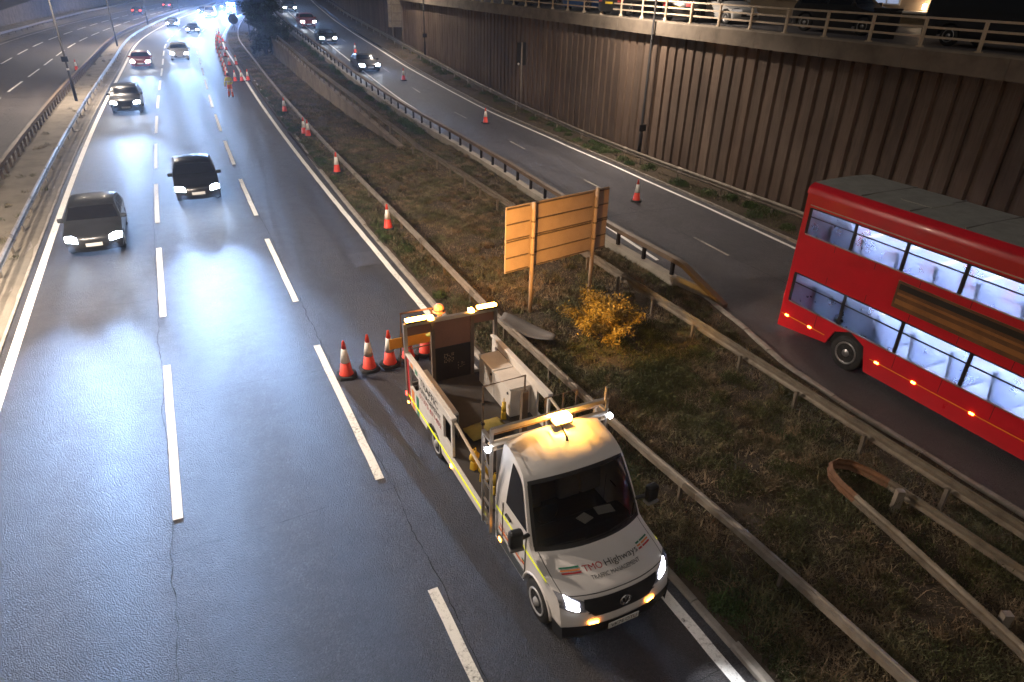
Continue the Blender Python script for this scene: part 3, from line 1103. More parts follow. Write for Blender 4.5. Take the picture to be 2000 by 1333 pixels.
for s in (75.8, 92, 104):
    cone(s, -3.45, '%s small far cone standing on the edge line by the verge' % {75.8: 'nearest', 92: 'middle', 104: 'farthest'}[s], 'edge line cones')
sc = 'cones along the slip road'
for s, d, lab in ((18.9, -16.0, 'cone on the slip road lane line nearest to the bus, rubber base turned'),
                  (37.2, -16.3, 'cone on the slip road left of the black sign'),
                  (53.1, -15.3, 'cone on the slip road just ahead of the first oncoming car'),
                  (67.3, -14.35, 'cone on the slip road behind the first oncoming car'),
                  (95, -14.1, 'small far cone beside the slip road cars'),
                  (108, -14.0, 'farthest small cone on the slip road')):
    cone(s, d, lab, sc, zslip(s), .8 if s < 20 else None)
cone(74, 11.0, 'single cone behind the dark guardrail on the opposite carriageway')

# ================================================================== SIGN FRAME BEHIND THE TRUCK
af = thing('road_sign_frame', P(8.75, -2.1, 0), head(8), 'rust red folding sign frame with a plate coloured amber as if lit behind the truck', 'sign')
for x in (-.38, .42):
    MB().tube([(x, .28, 0), (x * .98, 0, 1.62)], .018, 6).build('leg', M_RUST, af)
    MB().tube([(x, -.32, 0), (x, -.02, 1.1)], .018, 6).build('leg', M_RUST, af)
MB().tube([(-.40, 0, 1.62), (.44, 0, 1.62)], .022, 6).build('top_bar', M_RUST, af)
MB().tube([(-.36, .1, .55), (.42, .1, .55)], .016, 6).build('cross_bar', M_RUST, af)
MB().bb(-.72, .42, -.05, -.03, .72, 1.0).build('plate', M_ORNG if False else plain('amber_lit_paint', (.75, .36, .05), .5, dirt=.2), af, bevel=.004)  # amber of the beacon light is put into the plate's colour


# ================================================================== VEHICLE SHELLS
def chaikin(pts, n=2):
    for _ in range(n):
        o = [pts[0]]
        for a_, b2 in zip(pts[:-1], pts[1:]):
            o.append([.75 * p + .25 * q for p, q in zip(a_, b2)])
            o.append([.25 * p + .75 * q for p, q in zip(a_, b2)])
        o.append(pts[-1])
        pts = o
    return pts


class Shell:
    """bodywork from a side silhouette (y, z, sweep-back of the edges, drop of the edges)"""

    def __init__(self, prof, sx, sill, wheels, wr, smooth=2):
        pr = np.array(chaikin([list(p) for p in prof], smooth))
        seg = np.hypot(np.diff(pr[:, 0]), np.diff(pr[:, 1]))
        self.arc = np.concatenate([[0], np.cumsum(seg)])
        self.pr, self.sx, self.sill, self.wheels, self.wr = pr, sx, sill, wheels, wr
        self.len = self.arc[-1]

    def at(self, u):
        return [float(np.interp(u, self.arc, self.pr[:, k])) for k in range(4)]

    def pt(self, t, u):
        y, z, c, e = self.at(u)
        w = self.sx(y + c, z - e)
        a_ = abs(t)
        return Vector((w * t, y + c * a_ ** 2.4, z - e * a_ ** 3))

    def nrm(self, t, u):
        h_ = .01
        a_ = self.pt(min(1, t + h_), u) - self.pt(max(-1, t - h_), u)
        b2 = self.pt(t, min(self.len, u + h_)) - self.pt(t, max(0, u - h_))
        n = a_.cross(b2)
        return n.normalized() if n.length > 1e-9 else Vector((0, 0, 1))

    def u_z(self, z):      # first height reached from the front bumper
        k = int(np.argmax(self.pr[:, 1] >= z))
        k = max(1, k)
        a_, b2 = self.pr[k - 1], self.pr[k]
        f = (z - a_[1]) / max(1e-6, b2[1] - a_[1])
        return float(self.arc[k - 1] + f * (self.arc[k] - self.arc[k - 1]))

    def u_y(self, y):      # position on the upper side
        for k in range(1, len(self.pr)):
            if self.pr[k, 0] >= y and self.pr[k, 1] > .6:
                a_, b2 = self.pr[k - 1], self.pr[k]
                f = (y - a_[0]) / max(1e-6, b2[0] - a_[0])
                return float(self.arc[k - 1] + f * (self.arc[k] - self.arc[k - 1]))
        return self.len

    def u_zr(self, z):     # height on the rear end
        for k in range(len(self.pr) - 1, 0, -1):
            if self.pr[k - 1, 1] >= z:
                a_, b2 = self.pr[k - 1], self.pr[k]
                f = (z - a_[1]) / min(-1e-6, b2[1] - a_[1])
                return float(self.arc[k - 1] + f * (self.arc[k] - self.arc[k - 1]))
        return self.len

    def patch(self, u0, u1, t0, t1, off=.006, nu=8, nt=12):
        g = []
        for i in range(nu + 1):
            u = u0 + (u1 - u0) * i / nu
            a_ = t0(i / nu) if callable(t0) else t0
            b2 = t1(i / nu) if callable(t1) else t1
            g.append([self.pt(a_ + (b2 - a_) * j / nt, u) + self.nrm(a_ + (b2 - a_) * j / nt, u) * off for j in range(nt + 1)])
        return MB().grid(g)

    def patchf(self, fn, off=.006, n=8, m_=10):
        g = []
        for i in range(n + 1):
            r_ = []
            for j in range(m_ + 1):
                t, u = fn(i / n, j / m_)
                r_.append(self.pt(t, u) + self.nrm(t, u) * off)
            g.append(r_)
        return MB().grid(g)

    def zedge(self, y):
        ye = self.pr[:, 0] + self.pr[:, 2]
        ze = self.pr[:, 1] - self.pr[:, 3]
        best = 0
        for k in range(len(ye) - 1):
            lo, hi = min(ye[k], ye[k + 1]), max(ye[k], ye[k + 1])
            if lo <= y <= hi and hi > lo:
                f = (y - ye[k]) / (ye[k + 1] - ye[k])
                best = max(best, ze[k] + f * (ze[k + 1] - ze[k]))
        return best

    def bottom(self, y):
        zb = self.sill
        for wy in self.wheels:
            r_ = self.wr * 1.22
            if abs(y - wy) < r_:
                zb = max(zb, self.wr + math.sqrt(r_ * r_ - (y - wy) ** 2))
        return zb

    def body(self, hole=None):
        us = list(np.linspace(0, self.len, int(self.len / .055)))
        ts = [-1, -.97, -.93, -.8, -.6, -.35, 0, .35, .6, .8, .93, .97, 1]
        mb = MB()
        g = [[self.pt(t, u) for t in ts] for u in us]
        nj = len(ts)
        fs = []
        for i in range(len(us) - 1):
            for j in range(nj - 1):
                if hole and hole[0] < (us[i] + us[i + 1]) / 2 < hole[1] and abs(ts[j] + ts[j + 1]) / 2 < hole[2]:
                    continue
                fs.append((i * nj + j, i * nj + j + 1, (i + 1) * nj + j + 1, (i + 1) * nj + j))
        mb.add([p for r_ in g for p in r_], fs)
        for sg_ in (-1, 1):
            rows = []
            for u in us:
                y, z, c, e = self.at(u)
                ye, ze = y + c, z - e
                zb = min(self.bottom(ye), ze)
                rows.append([Vector((sg_ * self.sx(ye, zb + (ze - zb) * k / 7), ye, zb + (ze - zb) * k / 7)) for k in range(8)])
            mb.grid(rows)
        me = bpy.data.meshes.new('body')
        me.from_pydata(mb.v, [], mb.f)
        bm = bmesh.new()
        bm.from_mesh(me)
        bmesh.ops.remove_doubles(bm, verts=bm.verts, dist=.0008)
        bmesh.ops.dissolve_degenerate(bm, dist=.0005, edges=bm.edges)
        bmesh.ops.recalc_face_normals(bm, faces=bm.faces)
        bm.to_mesh(me)
        bm.free()
        me.polygons.foreach_set('use_smooth', [True] * len(me.polygons))
        me.set_sharp_from_angle(angle=R(32))
        return me

    def side_window(self, y0, y1, zlo, gap, sg_, off=.006, n=10):
        g = []
        for i in range(n + 1):
            y = y0 + (y1 - y0) * i / n
            zt = max(zlo + .004, self.zedge(y) - gap)
            g.append([Vector((sg_ * (self.sx(y, zlo + (zt - zlo) * k / 4) + off), y, zlo + (zt - zlo) * k / 4)) for k in range(5)])
        return MB().grid(g)


def wheel(parent, x, y, r_, w, sgn, rim_mt=None):
    ty = MB().lathe([(r_ * .62, -w / 2), (r_ * .93, -w / 2), (r_, -w * .32), (r_, w * .32), (r_ * .93, w / 2), (r_ * .62, w / 2)], 28, 'X', (x, y, r_)).build('tyre', M_RUBBER, parent, True)
    xo = x + sgn * (w * .5 + .012)
    MB().lathe([(r_ * .64, -sgn * .06), (r_ * .64, 0), (r_ * .57, sgn * .004), (r_ * .5, -sgn * .03), (r_ * .22, -sgn * .015), (r_ * .18, sgn * .02), (.01, sgn * .022)], 24, 'X', (xo, y, r_)).build('rim', rim_mt or M_RIM, ty, True)
    sp = MB()
    for k in range(8):
        a_ = 2 * math.pi * k / 8
        sp.lathe([(r_ * .07, -.006), (r_ * .07, .006)], 8, 'X', (xo - sgn * .012, y + r_ * .38 * math.cos(a_), r_ + r_ * .38 * math.sin(a_)))
    sp.build('rim_holes', M_BLACK, ty)
    return ty


def pmat(name, col, rough=.3):
    return MATS.get(name) or plain(name, col, rough, dirt=.15, scale=2, coat=.6)


CARS = {
    'hatch': dict(W=1.78, prof=[(.10, .20, .22, 0), (.0, .36, .30, 0), (.02, .58, .34, .01), (.10, .73, .36, .03), (.55, .86, .33, .06), (1.02, .97, .26, .07), (1.72, 1.38, .13, .06), (2.15, 1.47, .05, .07), (2.9, 1.46, .0, .07), (3.55, 1.38, -.05, .07), (3.98, .98, -.14, .05), (4.08, .80, -.18, .02), (4.12, .50, -.2, 0), (4.05, .22, -.2, 0)], wh=(.82, 3.40), wr=.315, belt=.95, L=4.12, sw=(1.30, 3.45), scr=(1.12, 1.70), rsc=(.98, 1.34)),
    'suv': dict(W=1.88, prof=[(.10, .24, .20, 0), (.0, .42, .28, 0), (.02, .72, .32, .01), (.10, .92, .34, .03), (.6, 1.03, .31, .05), (1.08, 1.12, .24, .06), (1.70, 1.58, .12, .06), (2.15, 1.68, .05, .07), (3.2, 1.67, .0, .07), (3.95, 1.60, -.05, .07), (4.38, 1.10, -.12, .05), (4.46, .85, -.16, .02), (4.48, .55, -.18, 0), (4.42, .26, -.18, 0)], wh=(.88, 3.62), wr=.35, belt=1.10, L=4.48, sw=(1.35, 3.95), scr=(1.18, 1.68), rsc=(1.12, 1.55)),
    'sedan': dict(W=1.82, prof=[(.10, .20, .22, 0), (.0, .36, .32, 0), (.02, .56, .36, .01), (.12, .70, .38, .03), (.70, .84, .34, .06), (1.20, .94, .26, .07), (1.95, 1.36, .13, .06), (2.4, 1.44, .05, .07), (3.0, 1.43, .0, .07), (3.45, 1.33, -.03, .07), (4.05, 1.03, -.08, .05), (4.55, .98, -.16, .04), (4.62, .80, -.2, .02), (4.64, .50, -.2, 0), (4.58, .22, -.2, 0)], wh=(.90, 3.68), wr=.325, belt=.93, L=4.64, sw=(1.50, 3.60), scr=(1.30, 1.92), rsc=(1.06, 1.32)),
    'van': dict(W=2.0, prof=[(.10, .26, .20, 0), (.0, .45, .26, 0), (.03, .85, .30, .01), (.12, 1.02, .32, .03), (.62, 1.22, .28, .06), (.85, 1.30, .24, .06), (1.45, 2.05, .12, .06), (1.75, 2.2, .05, .08), (3.0, 2.25, .0, .1), (4.9, 2.22, -.02, .1), (5.2, 2.05, -.06, .05), (5.26, 1.2, -.08, 0), (5.26, .6, -.08, 0), (5.2, .3, -.08, 0)], wh=(.95, 4.1), wr=.34, belt=1.22, L=5.26, sw=(1.15, 2.1), scr=(.95, 1.42), rsc=(1.3, 1.9)),
}
SHELLS = {}


def make_car(model, paint_mt, s, d, z, label, facing=1, lights='head', energy=0.0, group=None, plate='white', cat='car', col=(.37, .58, 1.0), detail=True, rz=0.0, name='car'):
    """facing 1: nose towards the camera; -1: driving away"""
    c = CARS[model]
    W2 = c['W'] / 2
    top = max(p[1] for p in c['prof'])
    L = c['L']

    def sx(y, zz):
        pl = 1 - .10 * max(0, (.7 - y) / .7) ** 2 - .07 * max(0, (y - (L - .6)) / .6) ** 2
        tb = 1.0 if zz < c['belt'] else 1 - .24 * ((zz - c['belt']) / (top - c['belt'])) ** 1.15
        lo = 1 - .05 * max(0, (.45 - zz) / .3)
        return W2 * pl * tb * lo
    if model not in SHELLS:
        sh = Shell(c['prof'], sx, .24, c['wh'], c['wr'])
        SHELLS[model] = (sh, sh.body())
    sh, me = SHELLS[model]
    t = thing(name, P(s, d, z), head(s) + (0 if facing == 1 else math.pi) + rz, label, cat, group)
    bo = bpy.data.objects.new('body', me.copy())
    bo.data.materials.append(paint_mt)
    COL.objects.link(bo)
    bo.parent = t
    sh.patch(sh.u_y(c['scr'][0]), sh.u_y(c['scr'][1]), -.9, .9).build('windscreen', M_GLASSD, t, True)
    sh.patch(sh.u_zr(c['rsc'][1]), sh.u_zr(c['rsc'][0]), -.85, .85).build('rear_window', M_GLASSD, t, True)
    for sg_ in (-1, 1):
        mid = (c['sw'][0] + c['sw'][1]) / 2
        sh.side_window(c['sw'][0], mid - .04, c['belt'] + .03, .09, sg_).build('side_window', M_GLASSD, t, True)
        if model != 'van':
            sh.side_window(mid + .04, c['sw'][1], c['belt'] + .03, .09, sg_).build('side_window', M_GLASSD, t, True)
        for wy in c['wh']:
            wheel(t, sg_ * (W2 - .13), wy, c['wr'], .21, sg_)
        zl = .55 + (.16 if model == 'suv' else .2 if model == 'van' else .03)
        hl = sh.patchf(lambda f, g, k=sg_: (k * (.55 + .43 * g), sh.u_z(zl - .05 + .02 * g) + (sh.u_z(zl + .16) - sh.u_z(zl - .05)) * f * (.42 + .55 * math.sin(math.pi * (.12 + .72 * g)))), .012, 5, 8).build('headlight', M_HEAD if lights == 'head' else M_CHROME, t, True)
        sh.patch(sh.u_zr(c['belt'] - .05), sh.u_zr(c['belt'] - .22), .62 * sg_, .97 * sg_, .012, 4, 5).build('tail_light', M_REDL if lights == 'tail' else M_REDP, t, True)
        MB().box((sg_ * (W2 + .08), c['sw'][0] + .05, c['belt'] + .06), (.2, .12, .14)).build('mirror', paint_mt if model != 'van' else M_BLACK, t, bevel=.03)
        if energy:
            spot('headlight_beam', t, (sg_ * W2 * .72, -.03, zl + .06), (0, -1, -.012), energy * 4.2, col, R(12.5), 1.0, .07, 2.3)
    sh.patch(sh.u_z(.36), sh.u_z(.50), -.6, .6, .008, 3, 8).build('grille', M_BLACK, t, True)
    zpl = .42 if model != 'van' else .55
    sh.patch(sh.u_z(zpl), sh.u_z(zpl + .11), -.29, .29, .018, 2, 4).build('number_plate', MATS.get('plate_white') or plain('plate_white', (.7, .7, .68), .4, dirt=.2), t, True)
    sh.patch(sh.u_zr(zpl + .3), sh.u_zr(zpl + .19), -.29, .29, .014, 2, 4).build('number_plate', MATS.get('plate_yellow') or plain('plate_yellow', (.70, .50, .03), .4, dirt=.2), t, True)
    return t


C_BLACK = pmat('car_black', (.010, .010, .012))
C_GREY = pmat('car_dark_grey', (.018, .019, .022))
C_SILVER = pmat('car_silver', (.34, .34, .34), .32)
C_WHITE = pmat('car_white', (.70, .70, .70))
C_BLUE = pmat('car_blue', (.02, .12, .42))
C_RED = pmat('car_red', (.28, .02, .02))
tr = 'traffic coming towards the camera'
make_car('hatch', C_GREY, 20.2, 5.55, 0, 'dark grey hatchback in the fast lane, nearest of the oncoming cars', energy=1250, group=tr)
make_car('hatch', C_BLACK, 25.4, 1.95, 0, 'black hatchback in the middle lane, second of the oncoming cars', energy=950, group=tr)
make_car('suv', C_GREY, 48.4, 5.45, 0, 'dark tall car in the fast lane behind the nearest hatchback', energy=520, group=tr)
make_car('sedan', C_RED, 74.5, 5.5, 0, 'dark red saloon in the fast lane before the white car', energy=520, group=tr)
make_car('suv', C_WHITE, 80.7, 1.9, 0, 'white car in the middle lane facing the camera', energy=560, group=tr)
make_car('hatch', C_GREY, 118, 1.0, 0, 'small grey car far off in the middle lane', energy=900, group=tr)
make_car('sedan', C_BLACK, 132, 5.3, 0, 'black saloon far off next to the central barrier', energy=900, group=tr)
make_car('van', C_WHITE, 160, 1.6, 0, 'white van at the far bend with dazzling headlights', energy=4500, group=tr, cat='van', name='van')
make_car('van', C_WHITE, 172, -1.6, 0, 'white van halted at the head of the closed lane', energy=4500, group=tr, cat='van', name='van')
bv = [o for o in bpy.data.objects if o.get('label') == 'white van halted at the head of the closed lane'][0]
bv['label'] = 'white van with added blue lamps halted at the head of the closed lane'
M_BLUEL = emit('added_blue_lamp', (.12, .30, 1.0), 160)  # blue lamps added to the van to tint the far road
for k in (-.6, 0, .6):
    lb_ = MB().box((k, 1.9, 2.32), (.45, .3, .16)).build('added_blue_lamp', M_BLUEL, bv, bevel=.03)
pl_ = bpy.data.lights.new('added_blue_glow', 'POINT')  # extra blue point light added above the van for the far glow
pl_.energy = 18000
pl_.color = (.16, .34, 1.0)
pl_.shadow_soft_size = .3
po_ = bpy.data.objects.new('added_blue_glow', pl_)
COL.objects.link(po_)
po_.parent = bv
po_.location = (0, 1.0, 2.9)
make_car('sedan', C_GREY, 176, 4.9, 0, 'grey saloon at the far bend beside the central barrier', energy=2600, group=tr)
make_car('suv', C_GREY, 196, 2.2, 0, 'farthest oncoming car at the bend', energy=2600, group=tr)
sr = 'cars coming down the slip road'
make_car('sedan', C_GREY, 56.8, -13.45, zslip(56.8), 'grey saloon with bright headlights, first on the slip road', energy=650, group=sr, rz=0)
make_car('hatch', C_BLACK, 73.2, -12.9, zslip(73.2), 'black hatchback, second car on the slip road', energy=450, group=sr)
make_car('suv', C_RED, 86.2, -13.0, zslip(86.2), 'dark red car, third car on the slip road', energy=450, group=sr)
make_car('hatch', C_GREY, 104.4, -13.0, zslip(104.4), 'farthest car on the slip road by the tree', energy=500, group=sr)
aw = 'cars driving away on the opposite carriageway'
make_car('suv', C_BLACK, 171, 16.4, 0, 'black car with red tail lights driving away', -1, 'tail', 0, aw)
make_car('hatch', C_GREY, 203, 16.2, 0, 'far car with red tail lights nearest to the bend', -1, 'tail', 0, aw)
# parked cars on the upper street (side on)
pk = 'cars parked on the upper street'
make_car('hatch', C_SILVER, 22.6, -24.4, DECK, 'silver hatchback parked side on behind the railing', -1, 'none', 0, pk, rz=math.pi + .0)
make_car('suv', C_BLACK, 15.2, -25.4, DECK, 'black car parked behind the silver hatchback, red lamp showing', 1, 'none', 0, pk, rz=.15)
make_car('hatch', C_BLACK, 26.8, -25.6, DECK, 'dark parked car with a yellow plate behind the railing', -1, 'none', 0, pk, rz=-1.2)
make_car('hatch', C_BLUE, 38.5, -26.0, DECK, 'blue car parked behind the railing', -1, 'none', 0, pk, rz=-1.2)
make_car('sedan', C_BLACK, 32.6, -25.6, DECK, 'black saloon parked between the blue car and the yellow plate', -1, 'none', 0, pk, rz=-1.2)
make_car('sedan', C_GREY, 46.5, -26, DECK, 'grey saloon parked left of the blue car', -1, 'none', 0, pk, rz=-1.2)
make_car('van', C_BLACK, 7.2, -24.2, DECK, 'black van parked above the bus', 1, 'none', 0, pk, cat='van', name='van')
make_car('sedan', C_BLACK, 1.0, -24.4, DECK, 'black saloon parked in front of the black van', 1, 'none', 0, pk)
# house behind the upper street
ho = thing('house', P(22, -35.5, DECK), head(22), 'cream rendered house with a lit porch across the upper street', 'house')
M_REND = plain('cream_render', (.46, .36, .26), .85, dirt=.3, scale=1)
MB().bb(-.15, .15, -14, 26, 0, 6).build('wall', M_REND, ho)
for y in (-6, 1.6, 9, 15):
    w_ = MB().bb(-.22, -.15, y - .85, y + .85, .95, 2.3).build('window', M_WHITE, ho)
    for yy in (-.41, .41):
        MB().bb(-.235, -.20, y + yy - .36, y + yy + .36, 1.03, 2.22).build('pane', emit('lit_blind', (.35, .42, .62), .35) if y == 1.6 and 'lit_blind' not in MATS else (MATS['lit_blind'] if y == 1.6 else M_GLASSD), w_)
MB().bb(-1.0, -.15, -2.2, .9, .62, .72).build('porch_roof', M_WHITE, ho)
MB().lathe([(.09, -.12), (.09, .12)], 12, 'Z', (-.5, -1.0, .95)).build('porch_lamp', emit('porch_lamp', (1.0, .72, .45), 30), ho)
MB().bb(-.8, -.15, -1.9, -1.8, 0, .62).build('porch_post', M_WHITE, ho)
MB().bb(-.8, -.15, .5, .6, 0, .62).build('porch_post', M_WHITE, ho)
bn = thing('wheelie_bin', P(14.6, -24.0, DECK), head(15), 'black bin standing between the parked cars above the wall', 'bin')
MB().box((0, 0, .5), (.6, .7, 1.0), taper=1.12).build('bin_body', M_BLACK, bn, bevel=.03)
MB().box((0, 0, 1.05), (.72, .8, .08)).build('lid', M_BLACK, bn, bevel=.02)
# ================================================================== THE TRAFFIC MANAGEMENT TRUCK (local: x towards the verge, y rearwards, nose at y = 0)
TR = thing('flatbed_truck', P(-.10, -2.27, 0), head(0), 'white flatbed traffic management truck with amber beacons beside the cones', 'truck')


def tsx(y, z):
    pl = 1 - .075 * max(0, (.75 - y) / .75) ** 2
    tb = 1.0 if z < 1.22 else 1 - .16 * ((z - 1.22) / 1.2) ** 1.4
    lo = 1 - .03 * max(0, (.5 - z) / .3)
    return 1.0 * pl * tb * lo


cab = Shell([(.14, .20, .14, 0), (.03, .27, .17, 0), (.0, .46, .19, 0), (.01, .60, .20, 0), (.04, .80, .21, .0), (.075, 1.0, .23, .02), (.16, 1.065, .26, .035), (.48, 1.15, .29, .06), (.80, 1.235, .30, .07),
             (.87, 1.29, .28, .07), (1.15, 1.69, .20, .06), (1.44, 2.10, .14, .055), (1.55, 2.21, .11, .05), (1.78, 2.32, .06, .06), (2.08, 2.38, .02, .07), (2.40, 2.40, .0, .075)], tsx, .34, (.88,), .36, 2)
u0, u1 = cab.u_y(.865), cab.u_y(1.48)
cme = cab.body((u0, u1, .935))
cb = link('cab', cme, M_WHITE, TR)
mtg, ntg, bg_ = new_mat('windscreen_glass')
gl = N(ntg, 'ShaderNodeBsdfGlossy')
gl.inputs['Roughness'].default_value = .02
gl.inputs['Color'].default_value = (.9, .95, 1, 1)
trn = N(ntg, 'ShaderNodeBsdfTransparent')
trn.inputs['Color'].default_value = (.55, .57, .58, 1)
lw_ = N(ntg, 'ShaderNodeFresnel')
lw_.inputs['IOR'].default_value = 1.45
mx = N(ntg, 'ShaderNodeMixShader')
ntg.links.new(lw_.outputs[0], mx.inputs[0])
ntg.links.new(trn.outputs[0], mx.inputs[1])
ntg.links.new(gl.outputs[0], mx.inputs[2])
ntg.links.new(mx.outputs[0], ntg.nodes['Material Output'].inputs['Surface'])
M_GLASS = mtg
cab.patch(u0 - .04, u1 + .03, -.95, .95, .004, 10, 14).build('windscreen', M_GLASS, cb, True)
# black surround of the screen
for a_, b_, c_, d_ in ((u0 - .05, u0 + .03, -.95, .95), (u1 - .03, u1 + .035, -.95, .95)):
    cab.patch(a_, b_, c_, d_, .006, 3, 14).build('screen_surround', M_BLACK, cb, True)
for sg_ in (-1, 1):
    cab.patch(u0 + .03, u1 - .03, .90 * sg_, .955 * sg_, .006, 8, 2).build('screen_surround', M_BLACK, cb, True)
    cab.side_window(1.30, 2.02, 1.42, .10, sg_, .006).build('side_window', M_GLASSD, cb, True)
    cab.side_window(1.10, 1.28, 1.33, .13, sg_, .005).build('quarter_window', M_BLACK, cb, True)
    MB().bb(sg_ * .995, sg_ * 1.012, 1.28, 1.30, .55, 1.40).build('door_seam', M_GREYP, cb)
    MB().bb(sg_ * .995, sg_ * 1.012, 2.10, 2.115, .45, 1.95 - .6).build('door_seam', M_GREYP, cb)
    MB().bb(sg_ * .995, sg_ * 1.03, 1.80, 1.98, 1.20, 1.235).build('door_handle', M_BLACK, cb)
    MB().bb(sg_ * .99, sg_ * 1.018, 1.30, 2.30, .42, .60).build('side_moulding', MATS.get('slate_trim') or plain('slate_trim', (.055, .065, .075), .5), cb, bevel=.006)
    MB().bb(sg_ * 1.01, sg_ * 1.03, 2.12, 2.20, .48, .54).build('side_marker', M_AMBER2, cb)
    # waist tape: follows the door into the wing
    tp_ = MB().grid([[Vector((sg_ * (tsx(y, z) + .005), y, z)) for z in (zz, zz + .045)] for y, zz in ((2.36, 1.06), (2.0, 1.06), (1.5, 1.05), (1.0, 1.04), (.62, 1.03))])
    tp_.build('reflective_tape', M_YEL, cb)
    # door mirror
    mr_ = MB().box((sg_ * 1.24, 1.18, 1.50), (.22, .15, .30), rz=sg_ * .12).build('mirror', M_BLACK, cb, bevel=.045)
    MB().tube([(sg_ * .97, 1.26, 1.40), (sg_ * 1.2, 1.20, 1.44)], .035, 8).build('mirror_arm', M_BLACK, mr_)
    MB().box((sg_ * 1.24, 1.165, 1.33), (.23, .15, .045), rz=sg_ * .12).build('mirror_lip', M_GREYP, mr_, bevel=.015)
    # headlight
    z0, z1 = .73, 1.0
    lo, hi = cab.u_z(z0), cab.u_z(z1 + .05)
    shape = lambda f, g, k=sg_, a_=0.0: (k * (.625 + a_ + (.372 - 1.6 * a_) * g), lo + (hi - lo) * ((.12 + .30 * g * g + a_) + f * (.46 + .30 * math.sqrt(g) - 2 * a_)))
    hl = cab.patchf(shape, .007, 7, 12).build('headlight', MATS.get('headlight_bowl') or plain('headlight_bowl', (.30, .30, .33), .25, metal=.6, dirt=.1), cb, True)
    cab.patchf(lambda f, g: shape(f, .12 + .68 * g, sg_, .07), .014, 6, 10).build('headlight_lens', M_HEADW, hl, True)
    spot('headlight_beam', TR, (sg_ * .78, .0, .84), (0, -1, -.16), 260, (.95, .96, 1.0), R(70), .9, .06)
    cab.patch(cab.u_z(.545), cab.u_z(.595), .44 * sg_, .60 * sg_, .018, 2, 4).build('indicator', M_AMBER2, cb, True)
    # wheel arch lip
    MB().tube([(sg_ * 1.0, .88 + .45 * math.cos(a_), .36 + .45 * math.sin(a_)) for a_ in np.linspace(.15, math.pi - .15, 14)], .022, 6).build('arch_lip', M_WHITE, cb, True)
    wheel(TR, sg_ * .88, .88, .36, .23, sg_, MATS.get('wheel_steel') or plain('wheel_steel', (.42, .42, .43), .45, metal=.2, dirt=.45))
    wheel(TR, sg_ * .88, 5.27, .36, .23, sg_, MATS['wheel_steel'])
    # roof ribs and gutter
    cab.patch(cab.u_y(1.60), cab.u_y(2.33), .90 * sg_, .93 * sg_, .012, 6, 2).build('gutter', M_WHITE, cb, True)
for t_ in (-.62, -.40, -.14, .14, .40, .62):
    cab.patch(cab.u_y(1.84), cab.u_y(2.28), t_ - .016, t_ + .016, .026, 5, 2).build('roof_rib', M_WHITE, cb, True)
MB().tube([tuple(cab.pt(.06, cab.u_y(1.98)) + Vector((0, 0, .0))), tuple(cab.pt(.06, cab.u_y(1.98)) + Vector((0, .02, .05))), tuple(cab.pt(.05, cab.u_y(2.2)) + Vector((0, .08, .20)))], [.03, .018, .005], 6).build('aerial', M_BLACK, cb)
gr = cab.patch(cab.u_z(.675), cab.u_z(.985), lambda f: -.50 - .15 * min(1, f * 2), lambda f: .50 + .15 * min(1, f * 2), .009, 8, 14).build('grille', M_BLACK, cb, True)
for z in (.74, .80, .86, .92):
    cab.patch(cab.u_z(z), cab.u_z(z + .02), -.60, .60, .019, 2, 12).build('grille_bar', M_BLACK, gr, True)
cab.patch(cab.u_z(.205), cab.u_z(.53), -.999, .999, .010, 5, 18).build('lower_bumper', M_BLACK, cb, True)
for sg_ in (-1, 1):
    g = [[Vector((sg_ * (tsx(y, z) + .008), y, z)) for z in (.22, .36, .53)] for y in (.165, .20, .26, .34, .42)]
    MB().grid(g).build('bumper_corner', M_BLACK, cb)
for sg_ in (-1, 1):
    cab.patch(cab.u_y(.22), cab.u_y(.80), lambda f, g=sg_: g * (.34 + .12 * f), lambda f, g=sg_: g * (.36 + .12 * f), .006, 8, 2).build('bonnet_crease', M_WHITE, cb, True)
    MB().tube([tuple(cab.pt(.5 * sg_ - .25, u0 + .03) + Vector((0, -.02, .012))), tuple(cab.pt(.5 * sg_ + .3, u0 + .05) + Vector((0, -.02, .018)))], .009, 5).build('wiper', M_BLACK, cb)
# shut lines of the bonnet
M_GAP = plain('shut_line', (.05, .048, .046), .8)
for sg_ in (-1, 1):
    cab.patch(cab.u_z(1.0) + .05, u0 - .06, .905 * sg_, .915 * sg_, .0035, 10, 1).build('shut_line', M_GAP, cb)
cab.patch(cab.u_z(1.0) + .035, cab.u_z(1.0) + .048, -.91, .91, .0035, 1, 16).build('shut_line', M_GAP, cb)
# emblem: ring with a V above a W
eu = cab.u_z(.845)
ec = cab.pt(0, eu) + Vector((0, -.045, 0))
em = MB()
n = 28
em.tube([ec + Vector((.088 * math.cos(2 * math.pi * k / n), 0,   .088 * math.sin(2 * math.pi * k / n))) for k in range(n + 1)], .013, 6, False)
eo = em.build('badge', M_CHROME, cb, True)
for pts in (((-.035, .075), (0, .012), (.035, .075)), ((-.074, .035), (-.036, -.066), (0, .004), (.036, -.066), (.074, .035))):
    MB().tube([ec + Vector((a_, -.004, b_)) for a_, b_ in pts], .012, 6).build('badge_letter', M_CHROME, eo)
# number plate
py_ = cab.pt(0, cab.u_z(.43)).y
MB().bb(-.27, .27, py_ - .034, py_ - .02, .375, .487).build('number_plate', MATS['plate_white'], cb, bevel=.004)
text_on('plate_lettering', 'VK74 OTU', .105, lambda x, y: Vector((x, py_ - .037, .431 + y)), M_LET, cb, width=.46)
# bonnet lettering, following the bonnet
ub = cab.u_y(.43)


def onbonnet(x, v):
    u = ub + v
    y, z, c, e = cab.at(u)
    t_ = x / cab.sx(y + c, z - e)
    return cab.pt(t_, u) + cab.nrm(t_, u) * .007


